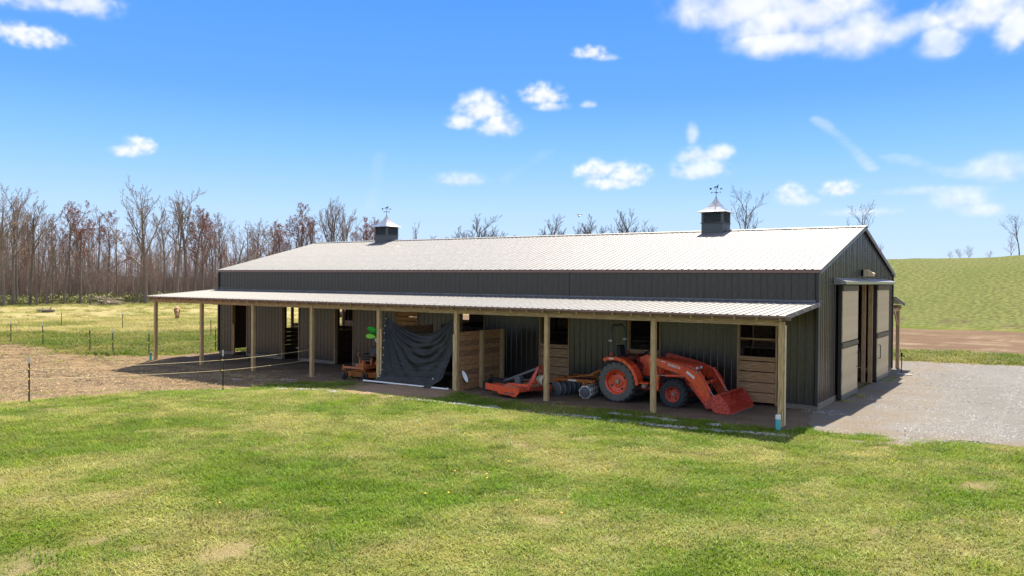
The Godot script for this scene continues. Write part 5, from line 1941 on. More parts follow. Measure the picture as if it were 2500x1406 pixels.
	var pd := thing("kayak_paddle", "lime green paddle blade sticking out between the green and blue kayaks", "paddle", Vector3(13.55, 1.66, 2.86))
	var bl := MB.new()
	var prof := []
	for i in 20:
		var a := TAU * i / 20
		prof.append([cos(a) * 0.25, sin(a) * 0.085 * (1.0 - 0.25 * cos(a))])
	bl.prism(pv(prof), -0.008, 0.008)
	part(pd, "blade", bl, M.lime_plastic)
	var sh := MB.new()
	sh.tube(Vector3(0.20, 0, -0.01), Vector3(0.75, 0.03, -0.4), 0.015, 0.015, 8)
	part(pd, "shaft", sh, M.black_vinyl)
	for kx in [[13.93, 1.33], [14.06, 0.93]]:
		var rk := thing("kayak_rack", ["wooden bracket pair under the green kayak", "wooden bracket pair under the white and blue kayak"][0 if kx[1] > 1.2 else 1], "rack", Vector3(kx[0], kx[1], 0), 0.0)
		for z in [1.0, 1.2]:
			board(rk, "arm", Vector3(0.10, -0.02, z), Vector3(0.76, 0.04, 0.05), M.lumber_x)
	# small white board leaning on the partition
	var lb := thing("plastic_scoop", "white and grey oblong plastic piece leaning on the brown partition", "plastic piece", Vector3(18.22, 0.50, 3.0))
	var e := []
	for i in 18:
		var a := TAU * i / 18
		e.append([cos(a) * 0.065, sin(a) * 0.22])
	var eb := MB.new()
	eb.prism(pv(e), -0.02, 0.02)
	var eo := part(lb, "face", eb, M.white_plastic)
	eo.rotation = Vector3(-0.25, 0.5, 0.45)
	var eb2 := MB.new()
	eb2.prism(pv(e), -0.06, -0.021)
	var eo2 := part(lb, "back", eb2, M.charcoal)
	eo2.rotation = eo.rotation
	# drain stubs by the end posts
	for d in [[29.08, 3.78, 0.40, "teal and white plastic drain stub beside the corner post near the gravel", M.white_plastic], [-0.42, 3.42, 0.36, "teal and grey plastic drain stub beside the farthest lean-to post", M.grey_wood_y]]:
		var o := thing("drain_stub", d[3], "drain pipe", Vector3(d[0], hgt(d[0], d[1]), d[1]), 0.0, "drain stubs at the lean-to ends")
		var a := MB.new()
		a.tube(Vector3(0, -0.1, 0), Vector3(0, d[2] * 0.74, 0), 0.062, 0.062, 18)
		part(o, "riser", a, M.teal_plastic)
		var c := MB.new()
		c.tube(Vector3(0, d[2] * 0.74, 0), Vector3(0, d[2], 0), 0.068, 0.068, 18)
		part(o, "collar", c, d[4])
	# yard hydrant at the back corner
	var hy := thing("yard_hydrant", "thin dark yard hydrant with pump handle at the barn's rear corner", "hydrant", Vector3(29.62, 0, -12.2))
	var hb := MB.new()
	hb.tube(Vector3(0, -0.1, 0), Vector3(0, 0.78, 0), 0.022, 0.022, 8)
	part(hy, "pipe", hb, M.dark_trim)
	var hh := MB.new()
	hh.box(Vector3(0, 0.84, 0), Vector3(0.08, 0.14, 0.07), 0.015)
	hh.tube(Vector3(0.03, 0.80, 0), Vector3(0.12, 0.74, 0), 0.02, 0.02, 8)
	part(hy, "head", hh, M.black_iron)
	var hl := MB.new()
	hl.bar(Vector3(-0.02, 0.90, 0), Vector3(-0.05, 1.08, 0), 0.03, 0.02)
	part(hy, "handle", hl, M.black_iron)
	var ds := MB.new()
	ds.prism(pv([[-0.28, -0.16], [0.26, -0.18], [0.34, 0.10], [0.10, 0.20], [-0.26, 0.14]]), 0.0, 0.03)
	var dso := whole("flat_stone", ds, M.concrete, "pale flat slab on the ground below the yard hydrant", "slab", Vector3(29.75, 0.055, -11.9))
	dso.rotation.x = PI / 2

func kayak(called: String, label: String, at: Vector3, length: float, half: float, depth: float, hull: Material, deck: Material) -> void:
	var k := thing(called, label, "kayak", at, 0.0, "kayaks on the partition")
	k.rotation.x = -0.26
	for top in [false, true]:
		var rows := []
		for j in 23:
			var t := float(j) / 22.0
			var s := maxf(sqrt(1.0 - pow(absf(2.0 * t - 1.0), 3.5)), 0.03)
			var row := []
			for i in 13:
				var a := PI * i / 12.0
				var y := -sin(a) * depth * 0.62 * pow(s, 0.8) if not top else sin(a) * depth * 0.36 * s
				row.append(Vector3(cos(a) * half * s, y + 0.16 + 0.14 * pow(absf(t - 0.5) * 2.0, 3.0), (t - 1.0) * length))
			rows.append(row)
		var b := MB.new()
		b.surf(rows, top)
		part(k, "deck" if top else "hull", b, deck if top else hull)

# ---------------------------------------------------------------- fences
func t_post(x: float, z: float, h: float, label: String, group: String, clips: Array, tip: Material, lean := 0.0) -> void:
	var y := hgt(x, z)
	var p := thing("fence_post", label, "fence post", Vector3(x, y, z), rng.randf_range(-0.3, 0.3), group)
	p.rotation.z = lean
	var b := MB.new()
	b.box(Vector3(0, h * 0.43 - 0.05, 0), Vector3(0.042, h * 0.86 + 0.1, 0.010), 0.0)
	b.box(Vector3(0, h * 0.43 - 0.05, -0.018), Vector3(0.010, h * 0.86 + 0.1, 0.034), 0.0)
	part(p, "stake", b, M.post_green)
	var t := MB.new()
	t.box(Vector3(0, h * 0.93, 0), Vector3(0.043, h * 0.14, 0.011), 0.0)
	t.box(Vector3(0, h * 0.93, -0.018), Vector3(0.011, h * 0.14, 0.034), 0.0)
	part(p, "tip", t, tip)
	for c in clips:
		var q := MB.new()
		q.box(Vector3(0, c, 0.022), Vector3(0.07, 0.045, 0.03), 0.006)
		q.tube(Vector3(0.02, c, 0.03), Vector3(0.07, c, 0.05), 0.012, 0.012, 6)
		part(p, "insulator", q, M.yellow_plastic)

func rope(label: String, pts: Array, sag: float) -> void:
	var b := MB.new()
	for k in pts.size() - 1:
		var a: Vector3 = pts[k]
		var e: Vector3 = pts[k + 1]
		var last := a
		for j in range(1, 11):
			var t := j / 10.0
			var q := a.lerp(e, t) - Vector3(0, sag * 4.0 * t * (1.0 - t), 0)
			b.tube(last, q, 0.006, 0.006, 5, false)
			last = q
	whole("fence_rope", b, M.rope, label, "rope", Vector3.ZERO, "electric fence ropes")

func make_fences() -> void:
	mat("post_green", lin(0.022, 0.034, 0.028), 0.6)
	mat("post_white", lin(0.55, 0.57, 0.56), 0.6)
	mat("rope", lin(0.62, 0.50, 0.27), 0.7)
	var ord := ["first", "second", "third", "fourth", "fifth", "sixth"]
	var row := [[-14.69, 3.51], [-11.32, 3.28], [-7.13, 2.84], [-4.65, 2.95], [-2.06, 2.54]]
	for k in row.size():
		t_post(row[k][0], row[k][1], 1.25, "dark metal fence post, %s from the photo's left edge in the near paddock row" % ord[k], "paddock fence posts", [0.62], M.post_white, [0.0, 0.04, 0.05, 0.02, 0.01][k])
	t_post(-0.95, -0.45, 1.3, "dark metal fence post close beside the barn's far left wall corner", "paddock fence posts", [0.55], M.post_white)
	var row2 := [[-28.44, -5.86], [-20.9, -6.53], [-10.52, -6.71]]
	for k in row2.size():
		t_post(row2[k][0], row2[k][1], 1.25, "thin metal fence post, %s from the photo's left edge in the far paddock row" % ord[k], "paddock fence posts", [0.7], M.post_white)
	t_post(9.03, 12.96, 1.40, "dark metal post with white tip and yellow insulators at the lawn's left edge", "rope fence posts", [0.36, 0.72, 1.04], M.post_white)
	t_post(10.27, 7.0, 1.22 - hgt(10.27, 7.0), "green metal post with white tip and yellow insulators before the lean-to", "rope fence posts", [0.16, 0.50 - hgt(10.27, 7.0), 0.87 - hgt(10.27, 7.0)], M.post_white)
	var a := Vector3(10.31, 0.0, 7.04)
	rope("upper pale yellow fence rope running from lean-to post to lawn-edge post", [Vector3(10.71, 1.02, 3.33), a + Vector3(0, 0.87, 0), Vector3(9.08, 1.02 + hgt(9.03, 12.96), 13.0), Vector3(6.0, 0.95, 19.0)], 0.03)
	rope("lower pale yellow fence rope running from lean-to post to lawn-edge post", [Vector3(10.71, 0.62, 3.33), a + Vector3(0, 0.50, 0), Vector3(9.08, 0.72 + hgt(9.03, 12.96), 13.0), Vector3(6.0, 0.65, 19.0)], 0.03)
	var g := hgt(10.27, 7.0)
	rope("short slack rope hanging to the ground either side of the white-tipped post", [Vector3(9.75, g + 0.03, 7.25), a + Vector3(0, g + 0.16, 0), Vector3(11.0, g + 0.05, 6.6)], 0.03)

# ---------------------------------------------------------------- animals
func nets(bones: Array, lo: Vector3, hi: Vector3, cell: float, k: float) -> MB:
	var nx := int((hi.x - lo.x) / cell) + 2
	var ny := int((hi.y - lo.y) / cell) + 2
	var nz := int((hi.z - lo.z) / cell) + 2
	var f := PackedFloat32Array()
	f.resize(nx * ny * nz)
	for z in nz:
		for y in ny:
			for x in nx:
				var p := lo + Vector3(x, y, z) * cell
				var d := 1.0
				for b in bones:
					var a: Vector3 = b[0]
					var ab: Vector3 = b[1] - a
					var t := clampf((p - a).dot(ab) / maxf(ab.length_squared(), 1e-6), 0.0, 1.0)
					var e: float = p.distance_to(a + ab * t) - lerpf(b[2], b[3], t)
					if e > d + k:
						continue
					var h := clampf(0.5 + 0.5 * (d - e) / k, 0.0, 1.0)
					d = lerpf(d, e, h) - k * h * (1.0 - h)
				f[(z * ny + y) * nx + x] = d
	var m := MB.new()
	var at := {}
	for z in nz - 1:
		for y in ny - 1:
			for x in nx - 1:
				var s := Vector3.ZERO
				var c := 0
				for e in [[0, 0, 0, 1, 0, 0], [0, 1, 0, 1, 1, 0], [0, 0, 1, 1, 0, 1], [0, 1, 1, 1, 1, 1], [0, 0, 0, 0, 1, 0], [1, 0, 0, 1, 1, 0], [0, 0, 1, 0, 1, 1], [1, 0, 1, 1, 1, 1], [0, 0, 0, 0, 0, 1], [1, 0, 0, 1, 0, 1], [0, 1, 0, 0, 1, 1], [1, 1, 0, 1, 1, 1]]:
					var v0 := f[((z + e[2]) * ny + y + e[1]) * nx + x + e[0]]
					var v1 := f[((z + e[5]) * ny + y + e[4]) * nx + x + e[3]]
					if (v0 < 0.0) != (v1 < 0.0):
						s += Vector3(x + e[0], y + e[1], z + e[2]).lerp(Vector3(x + e[3], y + e[4], z + e[5]), v0 / (v0 - v1))
						c += 1
				if c:
					at[(z * ny + y) * nx + x] = m.v.size()
					m.v.append(lo + s / c * cell)
					m.n.append(Vector3.ZERO)
					m.c.append(Color.WHITE)
	var sx := 1
	var sy := nx
	var sz := nx * ny
	for z in range(1, nz - 1):
		for y in range(1, ny - 1):
			for x in range(1, nx - 1):
				var i := (z * ny + y) * nx + x
				for ax in [[sx, sy, sz], [sy, sz, sx], [sz, sx, sy]]:
					var inside := f[i] < 0.0
					if inside == (f[i + ax[0]] < 0.0):
						continue
					var q := [at[i - ax[1] - ax[2]], at[i - ax[2]], at[i], at[i - ax[1]]]
					if not inside:
						q.reverse()
					var fnm: Vector3 = (m.v[q[2]] - m.v[q[0]]).cross(m.v[q[3]] - m.v[q[1]])
					for w in q:
						m.n[w] += fnm
					for w in [q[0], q[2], q[1], q[0], q[3], q[2]]:
						m.ix.append(w)
	for i in m.n.size():
		m.n[i] = m.n[i].normalized()
	return m

func horse_at(at: Vector3, turn: float, size: float, label: String, coat: Material, mane: Material) -> void:
	# local x forwards; grazing, head down
	var V := func(x, y, z): return Vector3(x, y, z)
	var bones := [
		[V.call(-0.55, 1.16, 0), V.call(-0.05, 1.08, 0), 0.27, 0.29], [V.call(-0.05, 1.08, 0), V.call(0.45, 1.13, 0), 0.29, 0.27], [V.call(-0.72, 1.12, 0), V.call(-0.5, 1.15, 0), 0.20, 0.27],
		[V.call(0.50, 1.15, 0), V.call(0.86, 0.88, 0.02), 0.22, 0.14], [V.call(0.86, 0.88, 0.02), V.call(1.10, 0.50, 0.05), 0.14, 0.11],
		[V.call(1.10, 0.48, 0.05), V.call(1.20, 0.12, 0.06), 0.105, 0.065], [V.call(1.20, 0.12, 0.06), V.call(1.20, 0.07, 0.06), 0.07, 0.06]]
	for s in [-1.0, 1.0]:
		bones.append([V.call(-0.60, 1.05, s * 0.14), V.call(-0.50, 0.72, s * 0.15), 0.20, 0.12])
		bones.append([V.call(-0.50, 0.72, s * 0.15), V.call(-0.68, 0.48, s * 0.14), 0.11, 0.062])
		bones.append([V.call(-0.68, 0.48, s * 0.14), V.call(-0.63, 0.10, s * 0.14), 0.055, 0.045])
		bones.append([V.call(-0.63, 0.10, s * 0.14), V.call(-0.58, 0.04, s * 0.14), 0.055, 0.06])
		bones.append([V.call(0.45, 1.0, s * 0.14), V.call(0.44, 0.62, s * 0.14 + 0.03), 0.15, 0.085])
		bones.append([V.call(0.44, 0.62, s * 0.14 + 0.03), V.call(0.46 + s * 0.06, 0.36, s * 0.14), 0.07, 0.055])
		bones.append([V.call(0.46 + s * 0.06, 0.36, s * 0.14), V.call(0.44 + s * 0.06, 0.10, s * 0.14), 0.05, 0.045])
		bones.append([V.call(0.44 + s * 0.06, 0.10, s * 0.14), V.call(0.48 + s * 0.06, 0.04, s * 0.14), 0.055, 0.06])
		bones.append([V.call(1.06, 0.56, 0.05 + s * 0.06), V.call(1.12, 0.68, 0.05 + s * 0.09), 0.035, 0.015])
	var b := nets(bones, Vector3(-1.05, -0.06, -0.42), Vector3(1.40, 1.50, 0.42), 0.045, 0.06)
	var h := thing("horse", label, "horse", at, turn, "horses in the paddock")
	h.scale = Vector3.ONE * size
	part(h, "body", b, coat)
	var t := MB.new()
	t.pipe([Vector3(-0.88, 1.20, 0), Vector3(-0.98, 1.05, 0), Vector3(-0.98, 0.70, 0)], 0.055, 8)
	t.tube(Vector3(-0.98, 0.70, 0), Vector3(-0.95, 0.40, 0), 0.055, 0.015, 8)
	part(h, "tail", t, mane)
	var mn := MB.new()
	for k in 7:
		var f := k / 6.0
		var p := Vector3(0.52, 1.36, 0).lerp(Vector3(1.12, 0.66, 0.05), f)
		mn.bar(p, p + Vector3(-0.06, -0.20, 0.16), 0.10, 0.03, Vector3(0, 0, 1))
	part(h, "mane", mn, mane)

func make_animals() -> void:
	grain(mat("palomino", lin(0.42, 0.235, 0.10), 0.75), ntex(0.01, Color(0.75, 0.72, 0.7), Color(1, 1, 1), 71, 4), Vector3.ONE)
	mat("flaxen", lin(0.62, 0.47, 0.28), 0.8)
	mat("bay_coat", lin(0.17, 0.075, 0.04), 0.7)
	mat("dark_mane", lin(0.02, 0.016, 0.014), 0.8)
	horse_at(Vector3(-31.1, hgt(-31.1, -17.3), -17.3), -0.52, 0.84, "golden tan horse grazing head down in the pale paddock", M.palomino, M.flaxen)
	horse_at(Vector3(-12.2, hgt(-12.2, -19.5), -19.5), 0.9, 1.0, "brown horse beyond the barn, glimpsed through the third stall doorway", M.bay_coat, M.dark_mane)
	# a bird over the ridge
	var bd := thing("bird", "tiny dark bird flying above the roof ridge", "bird", Vector3(4.20, 8.95, -29.24), 0.6)
	var bb := MB.new()
	bb.xf = Transform3D(Basis(Vector3.UP, PI / 2), Vector3.ZERO)
	bb.lathe([Vector2(0, -0.20), Vector2(0.035, -0.14), Vector2(0.05, 0.0), Vector2(0.035, 0.12), Vector2(0.02, 0.18), Vector2(0.0, 0.24)], 8)
	part(bd, "body", bb, M.black_vinyl)
	for s in [-1.0, 1.0]:
		var wg := MB.new()
		wg.prism(pv([[0.08, 0.0], [0.10, 0.22], [-0.02, 0.46], [-0.08, 0.25], [-0.08, 0.0]]), -0.004, 0.004)
		var o := part(bd, "wing", wg, M.black_vinyl)
		o.rotation = Vector3((-PI / 2 - 0.35) if s > 0.0 else (PI / 2 + 0.35), 0, 0)
const TREES := [[-68.16, 124, 16.4, "spread"], [-67.57, 122, 17.2, "spread"], [-67.11, 126, 16.2, "tall"], [-66.89, 128, 14.8, "pole"], [-66.21, 127, 14.9, "tall"], [-65.86, 126, 13.6, "pole"], [-65.29, 127, 14.2, "fork"], [-64.98, 130, 12.9, "pole"], [-64.37, 129, 14.8, "redtall"], [-64.03, 131, 13.4, "pole"], [-63.47, 129, 13.5, "red"], [-62.91, 126, 5.9, "small"], [-62.52, 140, 15.2, "pole"], [-61.91, 142, 14.6, "redtall"], [-61.41, 140, 13.4, "pole"], [-60.41, 131, 12.2, "lean"], [-59.97, 131, 11.0, "pole"], [-59.66, 131, 19.1, "giant"], [-59.15, 131, 8.6, "lean"], [-58.57, 142, 15.8, "tall"], [-57.82, 138, 18.5, "tall"], [-57.11, 142, 17.9, "tall"], [-56.70, 144, 16.2, "redtall"], [-56.16, 146, 15.9, "red"], [-55.51, 152, 15.5, "tall"], [-54.86, 156, 16.3, "tall"], [-54.06, 160, 15.5, "spread"], [-53.40, 160, 14.4, "pole"], [-52.81, 165, 15.9, "tall"], [-51.92, 170, 15.6, "red"], [-51.10, 172, 16.3, "tall"], [-50.36, 176, 17.9, "redtall"], [-49.64, 178, 20.8, "redtall"], [-48.88, 182, 18.6, "tall"], [-47.91, 180, 22.1, "tall"], [-47.28, 182, 22.8, "giant"], [-46.48, 185, 21.1, "tall"], [-45.62, 190, 18.7, "red"], [-44.90, 195, 19.0, "redtall"], [-44.03, 205, 16.7, "red"], [-43.30, 215, 16.0, "small"], [-42.42, 215, 15.7, "small"], [-41.35, 205, 18.9, "slim"], [-40.81, 205, 15.3, "round"], [-39.04, 190, 17.0, "round"], [-37.42, 185, 19.3, "round"], [-36.07, 190, 17.3, "round"], [-34.58, 210, 16.1, "round"], [-33.39, 210, 15.8, "round"], [-31.91, 200, 20.7, "round"], [-31.01, 205, 18.2, "round"], [-29.98, 210, 18.8, "round"], [-28.51, 200, 20.8, "round"], [-26.46, 195, 21.8, "round"], [-25.29, 200, 19.4, "round"], [-18.39, 150, 21.7, "airy"], [-17.56, 152, 17.2, "airy"], [-11.40, 155, 15.9, "airy"], [-10.54, 152, 18.5, "airy"], [-9.69, 150, 11.0, "small"], [-1.89, 158, 15.8, "airy"], [-2.34, 158, 12.4, "small"], [-4.59, 160, 10.7, "bushy"], [-5.06, 160, 10.1, "bushy"], [-5.62, 160, 9.7, "bushy"], [-3.51, 165, 9.8, "bushy"]]

# ---------------------------------------------------------------- trees; TREES holds bearing (degrees), distance (metres), height and habit
func limb(T: MB, C: MB, p: Vector3, d: Vector3, length: float, r: float, lvl: int, o: Dictionary, g: RandomNumberGenerator) -> void:
	var segs: int = [7, 5, 3, 2, 1][lvl]
	var sides: int = [8, 5, 4, 3, 3][lvl]
	var to := T if lvl <= 1 else C
	var tip: float = [o.get("tip", 0.35), 0.30, 0.35, 0.5, 0.5][lvl]
	var pts := [p]
	var dirs := [d]
	var rs := [r]
	var q := p
	var e := d
	for s in segs:
		var wig: float = [o.get("wig", 0.07), 0.20, 0.24, 0.25, 0.2][lvl]
		e = (e + Vector3(g.randf_range(-wig, wig), g.randf_range(-wig, wig) + o.get("up", 0.10) * (0.3 if lvl == 0 else 1.0), g.randf_range(-wig, wig))).normalized()
		var nx: Vector3 = q + e * length / segs
		var r1 := lerpf(r, r * tip, (s + 1.0) / segs)
		var sh := g.randf_range(0.85, 1.12)
		to.col = Color(o.bark.r * sh, o.bark.g * sh, o.bark.b * sh) if lvl <= 1 else Color(o.twig.r * sh, o.twig.g * sh, o.twig.b * sh)
		var r0: float = rs[-1]
		if lvl == 0 and s == 0:
			r0 *= 1.15
		to.tube(q, nx, r0, r1, sides, false)
		q = nx
		pts.append(q)
		dirs.append(e)
		rs.append(r1)
	if lvl >= o.get("depth", 4):
		if g.randf() < o.get("bud", 0.0):
			for b in 3:
				var c := q + Vector3(g.randf_range(-0.15, 0.15), g.randf_range(-0.15, 0.1), g.randf_range(-0.15, 0.15))
				var a := g.randf() * TAU
				var x := Vector3(cos(a), g.randf_range(-0.5, 0.5), sin(a)) * 0.05
				var sh := g.randf_range(0.7, 1.3)
				C.col = Color(o.budc.r * sh, o.budc.g * sh, o.budc.b * sh)
				C.tri(c - x, c + x, c + Vector3(0, 0.08, 0) + x.cross(Vector3.UP))
		return
	var n: int = o.n[lvl]
	for k in n:
		var t0: float = o.from[lvl]
		var t := t0 + (1.0 - t0) * (k + g.randf_range(0.1, 0.9)) / n
		var f := t * segs
		var i := mini(int(f), segs - 1)
		var base: Vector3 = (pts[i] as Vector3).lerp(pts[i + 1], f - i)
		var dd: Vector3 = dirs[i + 1]
		var ang: float = o.angle[lvl] * g.randf_range(0.7, 1.3)
		var az := k * 2.4 + g.randf_range(-0.7, 0.7)
		var side := dd.cross(Vector3(cos(az), 0.13, sin(az))).normalized()
		var cd := dd.rotated(side, ang)
		var cl: float = length * o.ratio[lvl] * (1.0 - o.get("cone", 0.45) * (t - t0) / (1.0 - t0)) * g.randf_range(0.7, 1.2)
		var cr: float = maxf(lerpf(r, r * tip, t) * o.get("thin", 0.60), 0.011)
		limb(T, C, base, cd, cl, cr, lvl + 1, o, g)

func tree_kind(kind: String, sd: int) -> Array:
	var g := RandomNumberGenerator.new()
	g.seed = sd
	var grey := Color(0.215, 0.172, 0.140)
	var o := {"bark": grey, "twig": Color(0.26, 0.20, 0.165), "n": [9, 6, 6, 4], "from": [0.42, 0.22, 0.2, 0.2], "angle": [0.62, 0.65, 0.6, 0.6], "ratio": [0.52, 0.45, 0.42, 0.45], "up": 0.10, "r": 0.0135}
	match kind:
		"giant":
			o.merge({"n": [12, 7, 6, 4], "from": [0.36, 0.25, 0.2, 0.2], "angle": [0.55, 0.55, 0.6, 0.6], "ratio": [0.58, 0.42, 0.40, 0.42], "r": 0.0165, "up": 0.12}, true)
		"tall":
			o.merge({"n": [10, 6, 6, 4], "from": [0.45, 0.2, 0.2, 0.2], "angle": [0.48, 0.55, 0.6, 0.6], "ratio": [0.46, 0.45, 0.42, 0.45]}, true)
		"spread":
			o.merge({"n": [11, 7, 6, 4], "from": [0.25, 0.2, 0.2, 0.2], "angle": [0.85, 0.6, 0.6, 0.6], "ratio": [0.66, 0.45, 0.42, 0.42], "wig": 0.10}, true)
		"redtall":
			o.merge({"bud": 0.35, "budc": Color(0.26, 0.125, 0.10), "twig": Color(0.25, 0.165, 0.14)}, true)
		"red":
			o.merge({"n": [10, 7, 6, 4], "from": [0.35, 0.2, 0.2, 0.2], "angle": [0.7, 0.6, 0.6, 0.6], "bud": 0.5, "budc": Color(0.28, 0.125, 0.095), "twig": Color(0.25, 0.165, 0.14)}, true)
		"pole":
			o.merge({"n": [7, 4, 5, 3], "from": [0.60, 0.25, 0.2, 0.2], "angle": [0.5, 0.6, 0.6, 0.6], "ratio": [0.30, 0.45, 0.45, 0.5], "r": 0.0095, "wig": 0.035}, true)
		"slim":
			o.merge({"n": [12, 4, 4, 3], "from": [0.25, 0.2, 0.2, 0.2], "angle": [0.35, 0.5, 0.6, 0.6], "ratio": [0.30, 0.4, 0.4, 0.5], "r": 0.0095}, true)
		"small":
			o.merge({"n": [10, 6, 5, 3], "from": [0.15, 0.2, 0.2, 0.2], "angle": [0.6, 0.6, 0.6, 0.6], "ratio": [0.55, 0.5, 0.45, 0.45], "r": 0.013, "wig": 0.12}, true)
		"fork", "lean":
			o.merge({"n": [6, 6, 6, 4], "from": [0.28, 0.3, 0.2, 0.2], "angle": [0.5, 0.6, 0.6, 0.6], "ratio": [0.72, 0.45, 0.42, 0.42], "wig": 0.13, "cone": 0.2}, true)
		"round":
			o.merge({"n": [14, 9, 7, 4], "from": [0.22, 0.2, 0.2, 0.2], "angle": [0.72, 0.65, 0.6, 0.6], "ratio": [0.62, 0.45, 0.40, 0.40], "wig": 0.11, "up": 0.14, "r": 0.02, "thin": 0.66, "twig": Color(0.13, 0.105, 0.09)}, true)
		"airy":
			o.merge({"n": [8, 6, 5, 4], "from": [0.30, 0.3, 0.25, 0.2], "angle": [0.55, 0.6, 0.6, 0.6], "ratio": [0.60, 0.45, 0.40, 0.40], "wig": 0.10, "r": 0.014, "twig": Color(0.10, 0.085, 0.075)}, true)
		"bushy":
			o.merge({"n": [14, 8, 6, 4], "from": [0.03, 0.1, 0.2, 0.2], "angle": [0.7, 0.6, 0.6, 0.6], "ratio": [0.75, 0.5, 0.42, 0.42], "r": 0.012, "wig": 0.15}, true)
	var T := MB.new()
	var C := MB.new()
	var h := 10.0
	var d := Vector3(0.0, 1.0, 0.0)
	if kind == "lean":
		d = Vector3(0.42, 1.0, 0.1).normalized()
	limb(T, C, Vector3(0, -0.15, 0), d, h * 0.80, o.r * h, 0, o, g)
	# scale so that the top stands at exactly 10 m
	var top := 0.0
	for v in C.v:
		top = maxf(top, v.y)
	for m in [T, C]:
		for i in m.v.size():
			m.v[i] *= h / top
	return [T.mesh(), C.mesh()]

func bearing(b: float, d: float) -> Vector3:
	var a := deg_to_rad(b)
	var p := Vector3(cam.position.x + sin(a) * d, 0, cam.position.z - cos(a) * d)
	p.y = hgt(p.x, p.z)
	return p

func ordinal(k: int) -> String:
	var ones := ["", "first", "second", "third", "fourth", "fifth", "sixth", "seventh", "eighth", "ninth", "tenth", "eleventh", "twelfth", "thirteenth", "fourteenth", "fifteenth", "sixteenth", "seventeenth", "eighteenth", "nineteenth"]
	if k < 20:
		return ones[k]
	var tens := ["", "", "twent", "thirt", "fort", "fift"]
	return tens[k / 10] + "ieth" if k % 10 == 0 else tens[k / 10] + "y-" + ones[k % 10]

